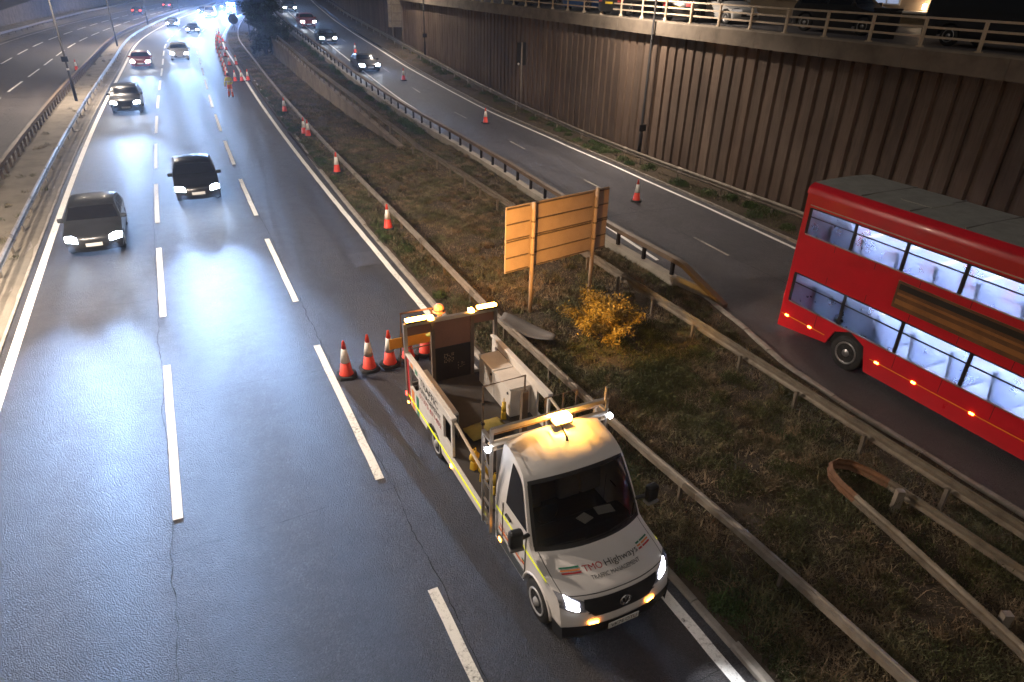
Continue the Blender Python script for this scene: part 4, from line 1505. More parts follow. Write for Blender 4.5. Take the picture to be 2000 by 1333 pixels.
text_on('lettering', 'TMO', .155, lambda x, y: onbonnet(-.44 + x, .055 + y), M_LETR, cb, 'LEFT', width=.31)
text_on('lettering', 'Highways', .155, lambda x, y: onbonnet(-.085 + x, .055 + y), M_LET, cb, 'LEFT', width=.62)
text_on('lettering', 'TRAFFIC MANAGEMENT', .098, lambda x, y: onbonnet(.04 + x, -.105 + y), M_LET, cb, 'CENTER', width=.86)
for k, mt_ in enumerate((M_GREENP, M_ORP, M_REDP)):
    v = .115 - k * .048
    for x0, x1 in ((-.76, -.48), (.565, .64), (.66, .84)):
        MB().grid([[onbonnet(x0 + (x1 - x0) * i / 5, vv) for vv in (v - .014, v + .014)] for i in range(6)]).build('logo_stripe', mt_, cb)
# door lettering and stripes on the road side
for k, mt_ in enumerate((M_GREENP, M_ORP, M_REDP)):
    z = .80 - .035 * k
    MB().bb(-1.006, -1.001, 1.30, 1.40, z - .012, z + .012).build('logo_stripe', mt_, cb)
    MB().bb(-1.006, -1.001, 1.42, 2.25, .735 - .02 * k - .005, .735 - .02 * k + .005).build('logo_stripe', mt_ if k else M_ORP, cb)
text_on('lettering', 'TMO', .115, lambda x, y: Vector((-1.007, 2.22 - x, .80 + y)), M_LETR, cb, 'LEFT', width=.22)
text_on('lettering', 'Highways', .115, lambda x, y: Vector((-1.007, 1.96 - x, .80 + y)), M_LET, cb, 'LEFT', width=.46)
# cab interior
ci = MB().bb(-.88, .88, 1.02, 2.34, .80, .86).build('cab_floor', M_BLACK, cb)
MB().box((0, 1.34, 1.08), (1.72, .42, .30), rx=R(-8)).build('dashboard', M_BLACK, cb, bevel=.05)
for x in (-.55, .2, .62):
    st = MB().box((x, 2.12, 1.45), (.42, .16, .70), rx=R(-10)).build('seat', M_GREYP, cb, bevel=.05)
    MB().box((x, 2.21, 1.95), (.24, .10, .2)).build('headrest', M_GREYP, st, bevel=.03)
MB().lathe([(.17, -.012), (.19, 0), (.17, .012), (.155, 0)], 24, 'Y', (-.45, 1.62, 1.32)).build('steering_wheel', M_BLACK, cb, True)
M_PAPER = plain('paper', (.62, .60, .54), .8, dirt=.15)
for x, y, w_, a_ in ((.08, 1.34, .2, .3), (.48, 1.38, .3, -.15)):
    MB().box((x, y, 1.255), (w_, .2, .012), rz=a_, rx=R(-8)).build('papers', M_PAPER, cb)
MB().bb(-.98, .98, 2.405, 2.44, .50, 2.25).build('cab_back', M_GREYP, TR, bevel=.01)

# ---- chassis and bed
MB().bb(-.42, .42, .9, 6.9, .40, .66).build('chassis', M_DARKST, TR)
MB().bb(-1.02, 1.02, 2.62, 6.93, .70, .76).build('bed_floor', plain('bed_floor', (.035, .030, .028), .75, dirt=.5, bmp=.3), TR)


def panel(name, sgn, cols, mt_, x=1.045, th=.05, parent=None):
    """upright side built from columns (y0, y1, bottom at y0, bottom at y1, top at y0, top at y1)"""
    mb = MB()
    for y0, y1, b0, b1, t0, t1 in cols:
        mb.prism([(y0, b0), (y1, b1), (y1, t1), (y0, t0)], lambda p: (sgn * x, p[0], p[1]), lambda p: (sgn * (x - th), p[0], p[1]))
    return mb.build(name, mt_, parent or TR)


arch = [(5.27 + .44 * math.cos(a_), .36 + .44 * math.sin(a_)) for a_ in np.linspace(math.pi, 0, 9)]
for sgn in (-1, 1):
    cols = []
    ys = [4.22] + [p[0] for p in arch] + [6.90]
    zb = [.42] + [max(.42, p[1]) for p in arch] + [.42]
    cols = [(ys[i], ys[i + 1], zb[i], zb[i + 1], .93, .93) for i in range(len(ys) - 1)]
    cols += [(4.22, 4.30, .932, .932, 1.62, 1.62), (4.30, 4.70, 1.46, 1.46, 1.62, 1.62), (4.70, 6.12, .932, .932, 1.62, 1.62), (6.12, 6.72, 1.46, 1.46, 1.62, 1.62),
             (6.12, 6.42, .932, .932, 1.16, .96), (6.72, 6.90, .932, .932, 1.62, 1.62)]
    sp_ = panel('side_panel', sgn, cols, M_WPANEL)
    MB().bb(sgn * .96, sgn * 1.075, 4.18, 6.92, 1.624, 1.675).build('top_rail', M_WPANEL, sp_, bevel=.012)
    panel('low_side', sgn, [(2.66, 4.215, .42, .42, .74, .74)], M_WPANEL)
    MB().bb(sgn * 1.047, sgn * 1.055, 2.66, 6.90, .585, .635).build('reflective_tape', M_YEL, sp_)
    MB().bb(sgn * 1.04, sgn * 1.07, 4.26, 4.33, .47, .53).build('side_marker', M_AMBER2, sp_)
    for y0, y1, mt_ in ((6.73, 6.86, M_REDP), (6.46, 6.62, M_ORP), (6.17, 6.32, M_GREENP)):
        for z0, z1 in ((.43, .92), (1.475, 1.61)):
            MB().bb(sgn * 1.045, sgn * 1.050, y0, y1, z0, z1).build('colour_band', mt_, sp_)
    MB().bb(sgn * 1.045, sgn * 1.050, 6.73, 6.86, .925, 1.47).build('colour_band', M_REDP, sp_)
    MB().tube([(sgn * 1.0, 2.7, 1.36), (sgn * 1.0, 4.2, 1.60)], .03, 6).build('guard_rail', M_CREAM, TR)
text_on('lettering', 'TRAFFIC', .235, lambda x, y: Vector((-1.052, 6.02 - x, 1.45 + y)), M_LET, TR, 'LEFT', width=1.05)
text_on('lettering', 'MANAGEMENT', .185, lambda x, y: Vector((-1.052, 6.08 - x, 1.25 + y)), M_LET, TR, 'LEFT', width=1.25)
text_on('lettering', '01375 671402', .165, lambda x, y: Vector((-1.052, 6.08 - x, 1.07 + y)), M_LETR, TR, 'LEFT', width=1.28)
# inner bench along the road side and lockers along the verge side
MB().bb(-.99, -.70, 4.75, 6.55, 1.30, 1.36).build('inner_shelf', M_WPANEL, TR, bevel=.01)
MB().bb(-.72, -.70, 4.75, 6.55, .77, 1.295).build('inner_board', M_GREYP, TR)
for y0, y1 in ((4.95, 5.75), (5.77, 6.55)):
    lk = MB().bb(.52, .985, y0, y1, .765, 1.42).build('locker', M_WPANEL, TR, bevel=.012)
    MB().lathe([(.03, -.012), (.03, .012)], 10, 'X', (.512, y0 + .12, 1.3)).build('latch', M_BLACK, lk)
    MB().bb(.50, .985, y0 + .01, y1 - .01, 1.425, 1.45).build('lid', M_WPANEL, lk)
# ---- rear gantry
ga = MB()
gx = (-1.04, -.43, .50, 1.07)
gb = MB().bb(-1.08, 1.11, 6.86, 6.95, 2.28, 2.36).build('gantry', M_ALU, TR, bevel=.008)
for x in gx:
    MB().bb(x - .038, x + .038, 6.865, 6.945, .45, 2.278).build('post', M_ALU if abs(x) > .8 else M_BROWNST, gb)
for x0, x1, z0, z1 in ((-.998, -.472, 2.06, 2.275), (-.388, .458, 1.62, 2.275), (.542, 1.028, 2.06, 2.275)):
    MB().bb(x0, x1, 6.89, 6.92, z0, z1).build('header_panel', MATS.get('maroon_panel') or plain('maroon_panel', (.20, .10, .07), .55), gb)
mesh_p = MB().bb(-.388, .458, 6.89, 6.915, .765, 1.61).build('mesh_panel', M_BLACK, gb)
pf = MB()  # pale dots painted for the light coming through the panel's holes
for i in range(7):
    for j in range(6):
        if rnd.random() < .75:
            pf.box((-.12 + i * .035 - .05, 6.886, 1.22 + j * .04), (.016, .004, .02))
        if rnd.random() < .6 and i > 2:
            pf.box((.02 + i * .045, 6.886, 1.0 + j * .03), (.014, .004, .014))
pf.build('hole_light_dots', MATS.get('hole_light') or plain('hole_light', (.45, .33, .22), .8), mesh_p)
for x in (.52, 1.05):
    pass
MB().bb(.542, 1.028, 6.89, 6.93, .78, .84).build('sill', M_ALU, gb)
MB().bb(-.998, -.472, 6.89, 6.93, .80, .88).build('sill', M_ALU, gb)
for x0, x1 in ((-1.03, -.56), (.62, 1.09)):
    lb = MB().bb(x0, x1, 6.84, 6.97, 2.362, 2.40).build('light_bar', M_BLACK, gb)
    MB().bb(x0 + .01, x1 - .01, 6.85, 6.96, 2.402, 2.455).build('lens', M_AMBER, lb, bevel=.01)
for x in (-.46, .48):
    MB().bb(x - .05, x + .05, 6.83, 6.98, 2.362, 2.42).build('amber_lamp', M_AMBER, gb)
for x, z, m_ in ((-1.06, .62, M_REDL), (-1.03, .40, M_AMBER2), (1.06, .62, M_REDL)):
    MB().box((x, 6.93, z), (.06, .05, .08)).build('rear_lamp', m_, gb)
for x in (-.85, .85):
    spot('beacon_light', TR, (x, 7.05, 2.43), (.62, 1, .0), 850, (1.0, .44, .10), R(62), .7, .08)
spot('beacon_light', TR, (1.16, 6.7, 2.40), (1.0, .22, -.42), 620, (1.0, .50, .06), R(44), .8, .08)
# ---- headboard frame behind the cab
hb = MB().bb(-1.08, 1.08, 2.66, 2.73, 2.30, 2.37).build('headboard', M_BROWNST, TR)
MB().tube([(-1.08, 2.42, 2.34), (1.08, 2.42, 2.34)], .05, 10).build('roller_bar', M_CREAM, hb, True)
MB().bb(-1.05, 1.08, 2.46, 2.52, 2.50, 2.58).build('top_beam', M_ALU, hb)
MB().bb(-1.05, 1.05, 2.40, 2.62, 2.20, 2.225).build('lower_shelf', M_CREAM, hb)
for sgn in (-1, 1):
    MB().bb(sgn * 1.05, sgn * 1.10, 2.40, 2.44, .46, 2.62).build('upright', M_ALU, hb)
    MB().bb(sgn * 1.05, sgn * 1.10, 2.72, 2.76, .46, 2.38).build('upright', M_ALU, hb)
    for z in (.62, 1.0, 1.38, 1.76, 2.14):
        MB().bb(sgn * 1.06, sgn * 1.09, 2.44, 2.72, z, z + .03).build('rung', M_ALU, hb)
    MB().tube([(sgn * 1.075, 2.43, 1.55), (sgn * 1.075, 2.74, 2.1)], .012, 5).build('brace', M_ALU, hb)
    MB().bb(sgn * 1.04, sgn * 1.10, 2.40, 2.76, 2.36, 2.40).build('end_cap', M_ALU, hb)
    MB().lathe([(.045, -.03), (.045, .03)], 12, 'Y', (sgn * 1.15, 2.40, 2.26)).build('work_light', M_WORK, hb)
MB().bb(1.02, 1.05, 2.40, 2.44, 2.6, 2.86).build('upright', M_ALU, hb)
bc = MB().bb(-.02, .30, 2.24, 2.42, 2.46, 2.50).build('beacon', M_BLACK, hb)
MB().bb(-.01, .29, 2.25, 2.41, 2.502, 2.60).build('lens', emit('beacon_lens', (1.0, .45, .07), 240), bc, bevel=.015)
# hand rails hinged up on the bed
for x0, x1, y in ((-.50, .36, 4.05), (.36, 1.0, 3.25)):
    hr = MB().tube([(x0, y, .78), (x0, y, 2.32), (x1, y, 2.34), (x1, y, .78)], .022, 6).build('hand_rail', M_BROWNST, TR)
    for z in (1.95, 1.5):
        MB().box((x0, y, z), (.06, .06, .05)).build('bracket', M_BLACK, hr)
MB().tube([(.72, 3.25, .78), (.72, 3.25, 2.33)], .018, 6).build('hand_rail', M_BROWNST, TR)
MB().bb(.30, .42, 4.0, 4.1, .77, 2.0).build('cabinet_post', M_BROWNST, TR)

# ---- loose things carried on the bed
def to_truck(x, y, z):
    return base_matrix(TR) @ Vector((x, y, z))


def warning_lamp(x, y, rz, label, tip=0.0):
    t = thing('warning_lamp', to_truck(x, y, .763), head(0) + rz, label, 'warning lamp', 'yellow lamps on the truck bed')
    t.rotation_euler = (tip, 0, head(0) + rz)
    z_ = .10 if tip else 0
    MB().box((0, 0, .09 + z_), (.17, .12, .18), taper=.85).build('battery_case', M_YPL, t, bevel=.02)
    MB().lathe([(.02, -.045), (.10, -.045), (.11, 0), (.10, .045), (.02, .045)], 18, 'Y', (0, 0, .28 + z_)).build('lens', M_YPL, t, True)
    MB().tube([(-.05, 0, .38 + z_), (-.03, 0, .46 + z_), (.03, 0, .46 + z_), (.05, 0, .38 + z_)], .012, 6).build('handle', M_YPL, t)


warning_lamp(-.80, 3.75, .5, 'yellow warning lamp lying rearmost in the open side of the bed')
warning_lamp(-.78, 3.35, -.7, 'yellow warning lamp in the middle of the open side of the bed')
warning_lamp(-.72, 2.98, .2, 'yellow warning lamp right behind the ladder frame')
warning_lamp(.40, 5.0, 1.1, 'yellow warning lamp beside the white lockers')
bag = []
for i in range(9):
    bag.append([Vector((-.42 + .1 * i, -.22 + .055 * j, .05 + .10 * math.sin(math.pi * (i + .3) / 9) * math.sin(math.pi * (j + .4) / 9) + .02 * rnd.random())) for j in range(9)])
bgm = MB().grid(bag)
bo_ = tag(bgm.build('folded_sheet', plain('khaki_sheet', (.30, .24, .06), .7, dirt=.4, scale=9), None, True), 'crumpled khaki yellow sheet lying on the truck bed floor', 'sheet')
bo_.location = to_truck(-.12, 4.72, .75)
bo_.rotation_euler = (0, 0, head(0) + .1)
bo_.modifiers.new('thickness', 'SOLIDIFY').thickness = .03

# ================================================================== THE BUS (local: x away from the main road, y rearwards)
BL, BW = 10.6, 1.25
BUS = thing('double_decker_bus', P(6.75 - BL, -13.4, 0), head(0), 'red double decker bus with lit windows on the slip road', 'bus')
M_BUS = plain('bus_red', (.56, .014, .026), .3, dirt=.45, scale=.9, coat=.5, dirtcol=(.30, .010, .016))
M_BUSROOF = plain('bus_roof', (.25, .25, .23), .6, dirt=.4)
M_SEAT = plain('bus_seat', (.16, .20, .34), .8)
M_BUSIN = plain('bus_interior', (.55, .58, .66), .6, dirt=.15)
M_STRIP = emit('bus_ceiling_light', (.70, .80, 1.0), 17)
mt, nt, b = new_mat('bus_glass')
tl = N(nt, 'ShaderNodeBsdfTranslucent')
tl.inputs['Color'].default_value = (.62, .70, .86, 1)
tp0 = N(nt, 'ShaderNodeBsdfTransparent')
tp0.inputs['Color'].default_value = (.80, .86, .95, 1)
g0 = N(nt, 'ShaderNodeBsdfGlossy')
g0.inputs['Roughness'].default_value = .03
nz = noise(nt, N(nt, 'ShaderNodeTexCoord').outputs['Object'], 1.6, 5, .65)
rz_ = ramp(nt, nz.outputs[0], [(.2, (.27, .27, .27)), (.8, (.36, .36, .36))])
m1, m2 = N(nt, 'ShaderNodeMixShader'), N(nt, 'ShaderNodeMixShader')
nt.links.new(rz_.outputs[0], m1.inputs[0])
nt.links.new(tp0.outputs[0], m1.inputs[1])
nt.links.new(tl.outputs[0], m1.inputs[2])
fr = N(nt, 'ShaderNodeFresnel')
fr.inputs['IOR'].default_value = 1.6
nt.links.new(fr.outputs[0], m2.inputs[0])
nt.links.new(m1.outputs[0], m2.inputs[1])
nt.links.new(g0.outputs[0], m2.inputs[2])
nt.links.new(m2.outputs[0], nt.nodes['Material Output'].inputs['Surface'])
M_BGLASS = mt
M_TRAIL = plain('amber_light_trail', (.85, .36, .02), .4, dirt=.1)  # light trail of a side marker, painted as a thin amber line
M_ADV = plain('advert_panel', (.10, .045, .022), .4, dirt=.6, scale=1.4, dirtcol=(.26, .11, .035))
z0s = {'skirt': (.28, 1.12), 'mid': (1.96, 3.06), 'top': (3.76, 4.10)}
for nm, (a_, b_) in z0s.items():
    for sg_ in (-1, 1):
        if nm == 'skirt':
            mb = MB()
            cuts = sorted([0.05] + [w + d_ for w in (2.6, 8.1) for d_ in (-.62, -.45, 0, .45, .62)] + [BL - .25])
            for y0, y1 in zip(cuts[:-1], cuts[1:]):
                f = lambda y: max([a_] + [.48 + math.sqrt(max(0, .62 ** 2 - (y - w) ** 2)) for w in (2.6, 8.1) if abs(y - w) < .62])
                mb.prism([(y0, f(y0)), (y1, f(y1)), (y1, b_), (y0, b_)], lambda p: (sg_ * BW, p[0], p[1]), lambda p: (sg_ * (BW - .05), p[0], p[1]))
            mb.build('side_skirt', M_BUS, BUS)
        else:
            MB().bb(sg_ * (BW - .05), sg_ * BW, .05, BL - .25, a_, b_).build('side_band', M_BUS, BUS)
# rounded tail and front ends
for yb, sgy, nm in ((BL - .25, 1, 'rear_end'), (.05, -1, 'front_end')):
    rows = []
    for z in (.30, 1.0, 2.0, 3.0, 3.9, 4.10, 4.25, 4.33):
        k = 0 if z < 4.05 else (z - 4.05) / .28
        row_ = []
        for a_ in np.linspace(-1, 1, 17):
            ex = abs(a_) ** 5
            row_.append(Vector(((BW - .16 * k * k) * (a_ if abs(a_) < 1 else a_), yb + sgy * (.25 * (1 - ex) - .14 * k * k), z)))
        rows.append(row_)
    rows.append([Vector((p.x * .9, yb - sgy * .02, 4.36)) for p in rows[-1]])
    en = MB().grid(rows).build(nm, M_BUS, BUS, True)
rows = []
for y in np.linspace(.0, BL - .2, 12):
    rows.append([Vector((x * BW, y, z)) for x, z in ((-1, 4.10), (-.985, 4.22), (-.93, 4.31), (-.84, 4.36), (-.4, 4.385), (0, 4.39), (.4, 4.385), (.84, 4.36), (.93, 4.31), (.985, 4.22), (1, 4.10))])
MB().grid([r_[:4] for r_ in rows]).build('cove_panel', M_BUS, BUS, True)
MB().grid([r_[7:] for r_ in rows]).build('cove_panel', M_BUS, BUS, True)
MB().grid([r_[3:8] for r_ in rows]).build('roof', M_BUSROOF, BUS, True)
for z0, z1, n_p, nm in ((1.12, 1.96, 6, 'lower_window'), (3.06, 3.76, 7, 'upper_window')):
    y0, y1 = .35, BL - .45
    w_ = (y1 - y0) / n_p
    for sg_ in (-1, 1):
        for k in range(n_p):
            a_, b_ = y0 + k * w_ + .045, y0 + (k + 1) * w_ - .045
            pn = MB().bb(sg_ * (BW - .022), sg_ * (BW - .012), a_, b_, z0, z1).build(nm, M_BGLASS, BUS)
            MB().bb(sg_ * (BW - .035), sg_ * (BW - .004), a_, b_, z0 + (z1 - z0) * .66, z0 + (z1 - z0) * .70).build('hopper_bar', M_BLACK, pn)
        for k in range(n_p + 1):
            MB().bb(sg_ * (BW - .05), sg_ * (BW - .006), y0 + k * w_ - .045, y0 + k * w_ + .045, z0, z1).build('pillar', M_BLACK, BUS)
        for za in (z0, z1):
            MB().bb(sg_ * (BW - .01), sg_ * (BW + .006), y0, y1, za - .02, za + .012).build('window_seal', M_BLACK if za == z1 else M_ALU, BUS)
        MB().bb(sg_ * (BW - .05), sg_ * (BW - .002), BL - .45 + .045, BL - .25, z0, z1).build('corner_panel', M_BUS, BUS)
        MB().bb(sg_ * (BW - .05), sg_ * (BW - .002), .05, .305, z0, z1).build('corner_panel', M_BUS, BUS)
for sg_ in (-1, 1):
    MB().bb(sg_ * BW, sg_ * (BW + .012), .6, 7.3, 2.20, 2.86).build('advert_panel', M_ADV, BUS, bevel=.004)
    for za, zb_, m_ in ((2.30, 2.42, M_ORP), (2.52, 2.58, M_CREAM), (2.66, 2.80, M_BLACK)):
        MB().bb(sg_ * (BW + .0122), sg_ * (BW + .0145), .66, 7.24, za, zb_).build('advert_stripe', plain('advert_print', (.30, .13, .04), .4, dirt=.6, scale=2) if 'advert_print' not in MATS and m_ is M_ORP else (MATS['advert_print'] if m_ is not M_BLACK else M_BLACK), BUS)
    MB().bb(sg_ * BW, sg_ * (BW + .008), .1, BL - .4, 3.82, 3.845).build('trim', M_ALU, BUS)
    MB().bb(sg_ * (BW + .001), sg_ * (BW + .006), 3.3, 7.4, .672, .690).build('light_trail', M_TRAIL, BUS)
    MB().bb(sg_ * (BW + .001), sg_ * (BW + .006), 8.8, BL - .3, .672, .690).build('light_trail', M_TRAIL, BUS)
    for y in np.arange(.9, BL - .4, 1.18):
        for z0_, z1_ in ((2.0, 2.19), (2.87, 3.03), (.75, 1.09)):
            if not (z0_ < 1 and (abs(y - 2.6) < .7 or abs(y - 8.1) < .7)):
                MB().bb(sg_ * (BW + .0005), sg_ * (BW + .003), y - .006, y + .006, z0_, z1_).build('panel_seam', M_BLACK, BUS)
    for y in (1.2, 3.6, 4.8, 6.2, 7.2, 9.3, 10.1):
        MB().bb(sg_ * BW, sg_ * (BW + .02), y - .05, y + .05, .66, .70).build('side_marker', M_AMBER2, BUS)
    for wy in (2.6, 8.1):
        MB().bb(sg_ * .80, sg_ * (BW - .055), wy - .66, wy + .66, .55, 1.115).build('wheel_housing', M_BLACK, BUS)
        wheel(BUS, sg_ * (BW - .18), wy, .48, .28, sg_)
for y in (2.4, 5.2, 8.0):
    MB().bb(-.42, .42, y - .4, y + .4, 4.37, 4.41).build('roof_hatch', M_BUSROOF, BUS, bevel=.01)
for y in np.arange(1.2, BL - .4, 1.3):
    MB().bb(-1.02, 1.02, y - .012, y + .012, 4.355, 4.394).build('roof_seam', M_GREYP, BUS)
for z, nm in ((.62, 'lower_floor'), (2.28, 'upper_floor')):
    MB().bb(-1.19, 1.19, .2, BL - .3, z, z + .06).build(nm, M_BUSIN, BUS)
for zf_, dz in ((.68, .0), (2.34, .0)):
    for y in np.arange(1.6, BL - .9, .95):
        for x in (-.78, .78):
            st = MB().box((x, y, zf_ + .42), (.84, .42, .10)).build('seat', M_SEAT, BUS, bevel=.02)
            MB().box((x, y + .22, zf_ + .78), (.84, .09, .70), rx=R(-8)).build('backrest', M_SEAT, st, bevel=.02)
            MB().bb(x - .38, x + .38, y + .16, y + .24, zf_ + 1.14, zf_ + 1.18).build('grab_rail', MATS.get('yellow_rail') or plain('yellow_rail', (.65, .42, .04), .4), st)
MB().bb(-1.15, 1.15, .2, BL - .3, 2.22, 2.26).build('lower_ceiling', M_BUSIN, BUS)
MB().bb(-1.12, 1.12, .2, BL - .3, 4.06, 4.08).build('upper_ceiling', M_BUSIN, BUS)
for z in (2.205, 4.045):
    for x in (-.75, .75):
        MB().bb(x - .16, x + .16, .5, BL - .6, z - .02, z).build('ceiling_light', M_STRIP, BUS)
for sg_ in (-1, 1):
    MB().box((sg_ * .95, BL + .01 - .12, 1.0), (.14, .08, .42)).build('tail_light', M_REDL, BUS)

# ================================================================== PEOPLE
def person(name, label, s, d, z, rz, joints, edges, colour_of, hair=None, helmet=None, facing_z=0.0):
    """body grown over a jointed skeleton as one skin; colour_of(point) -> slot"""
    me = bpy.data.meshes.new('skeleton')
    ks = list(joints)
    me.from_pydata([joints[k][0] for k in ks], [(ks.index(a_), ks.index(b_)) for a_, b_ in edges], [])
    o = bpy.data.objects.new('skeleton', me)
    COL.objects.link(o)
    o.modifiers.new('skin', 'SKIN')
    if not me.skin_vertices:
        bpy.context.view_layer.objects.active = o
        me.update()
    for i, k in enumerate(ks):
        r_ = joints[k][1]
        sv = me.skin_vertices[0].data[i]
        sv.radius = r_ if isinstance(r_, tuple) else (r_, r_)
        sv.use_root = (k == 'pelvis')
    ss = o.modifiers.new('sub', 'SUBSURF')
    ss.levels = ss.render_levels = 2
    dg = bpy.context.evaluated_depsgraph_get()
    bm_ = bpy.data.meshes.new_from_object(o.evaluated_get(dg))
    bpy.data.objects.remove(o)
    for mt_ in (M_SKIN, M_HIY, M_HIO, M_REFL, M_BOOT):
        bm_.materials.append(mt_)
    for p in bm_.polygons:
        p.material_index = colour_of(p.center)
        p.use_smooth = True
    t = thing(name, P(s, d, z), head(s) + rz, label, 'person')
    b_ = bpy.data.objects.new('body', bm_)
    COL.objects.link(b_)
    b_.parent = t
    hc = Vector(joints['head'][0])
    if hair:
        MB().lathe([(.01, .155), (.06, .145), (.10, .10), (.118, .03), (.112, -.04), (.09, -.07)], 16, 'Z', tuple(hc)).build('cap', hair, t, True)
    if helmet:
        h_ = MB().lathe([(.01, .20), (.07, .19), (.115, .145), (.135, .07), (.138, .02), (.165, .01), (.165, .0)], 20, 'Z', tuple(hc)).build('hard_hat', helmet, t, True)
        MB().tube([hc + Vector((.142 * math.cos(a_), .142 * math.sin(a_), .055)) for a_ in np.linspace(0, 6.283, 18)], .012, 6, False).build('lamp_strap', M_BLACK, h_)
        MB().box((hc.x, hc.y - .15, hc.z + .07), (.07, .05, .05)).build('head_lamp', M_BLACK, h_, bevel=.01)
    return t


M_SKIN = plain('skin', (.42, .25, .18), .5, dirt=.05)
M_HIY = plain('yellow_jacket', (.62, .55, .09), .75, dirt=.25, scale=9)
M_HIO = plain('orange_trousers', (.80, .13, .03), .7, dirt=.2, scale=9)
M_REFL = plain('reflective_band', (.70, .68, .64), .3, dirt=.1)
M_BOOT = plain('boots', (.03, .028, .026), .6)


def body_joints(lean=0.0, stride=.12, armL=((-.30, .02, 1.08), (-.33, -.05, .84)), armR=((.30, .02, 1.08), (.33, -.05, .84))):
    L_ = lean
    hx, hy = 0, .0
    j = {'pelvis': ((0, 0, .95), (.155, .115)), 'waist': ((0, .35 * L_, 1.10), (.15, .11)), 'chest': ((0, .75 * L_, 1.33), (.185, .13)), 'neck0': ((0, 1.0 * L_, 1.48), (.085, .085)), 'neck': ((0, 1.12 * L_, 1.54), .055),
         'head': ((0, 1.25 * L_ + .01, 1.66), (.088, .102)), 'top': ((0, 1.3 * L_, 1.755), (.055, .065))}
    e = [('pelvis', 'waist'), ('waist', 'chest'), ('chest', 'neck0'), ('neck0', 'neck'), ('neck', 'head'), ('head', 'top')]
    for nm, sg_, st_, arm in (('L', -1, stride, armL), ('R', 1, -stride, armR)):
        j['hip' + nm] = ((sg_ * .10, 0, .88), .105)
        j['knee' + nm] = ((sg_ * .115, st_ * .5 - .02, .49), .075)
        j['ankle' + nm] = ((sg_ * .12, st_ + .02, .09), .060)
        j['toe' + nm] = ((sg_ * .13, st_ + .17, .045), .045)
        e += [('pelvis', 'hip' + nm), ('hip' + nm, 'knee' + nm), ('knee' + nm, 'ankle' + nm), ('ankle' + nm, 'toe' + nm)]
        j['sh' + nm] = ((sg_ * .19, .9 * L_, 1.42), .075)
        j['el' + nm] = (arm[0], .055)
        j['wr' + nm] = (arm[1], .040)
        w = Vector(arm[1])
        dr = (w - Vector(arm[0])).normalized()
        j['palm' + nm] = (tuple(w + dr * .08), (.042, .022))
        e += [('chest', 'sh' + nm), ('sh' + nm, 'el' + nm), ('el' + nm, 'wr' + nm), ('wr' + nm, 'palm' + nm)]
        for k in range(4):
            a_ = w + dr * (.12) + Vector((0, (k - 1.5) * .02, 0))
            j['f%d%s' % (k, nm)] = (tuple(a_), .0095)
            j['g%d%s' % (k, nm)] = (tuple(a_ + dr * (.055 + .01 * (k in (1, 2))) + Vector((-sg_ * .015, 0, 0))), .008)
            e += [('palm' + nm, 'f%d%s' % (k, nm)), ('f%d%s' % (k, nm), 'g%d%s' % (k, nm))]
        th = w + dr * .04 + Vector((-sg_ * .02, .045, 0))
        j['th' + nm] = (tuple(th), .010)
        j['tt' + nm] = (tuple(th + dr * .045), .009)
        e += [('wr' + nm, 'th' + nm), ('th' + nm, 'tt' + nm)]
    return j, e


def wear(c):
    x, y, z = c
    if z > 1.50:
        return 0
    if z < .10:
        return 4
    if abs(x) > .235 and z < .90 and abs(x) > .27:
        return 0
    if z > .98 or (abs(x) > .235):
        if abs(z - 1.20) < .03:
            return 3
        return 1
    if abs(z - .62) < .028 or abs(z - .50) < .028:
        return 3
    return 2


j, e = body_joints(.10, .16, ((-.31, .02, 1.12), (-.34, .06, .86)), ((.28, .10, 1.14), (.24, .30, .98)))
person('person', 'worker in yellow jacket and orange trousers walking away beside the far cones', 54.1, -1.57, 0, .12, j, e, wear, hair=M_BLACK)
j, e = body_joints(.06, .04, ((-.30, .06, 1.12), (-.22, .30, 1.0)), ((.30, .06, 1.12), (.22, .30, 1.0)))
person('person', 'worker in an orange hard hat standing behind the truck gantry', 8.35, -2.62, 0, .3, j, e, lambda c: 0 if c[2] > 1.5 else 1 if c[2] > .98 else 2 if c[2] > .1 else 4, helmet=plain('orange_helmet', (.62, .26, .14), .35, dirt=.15))

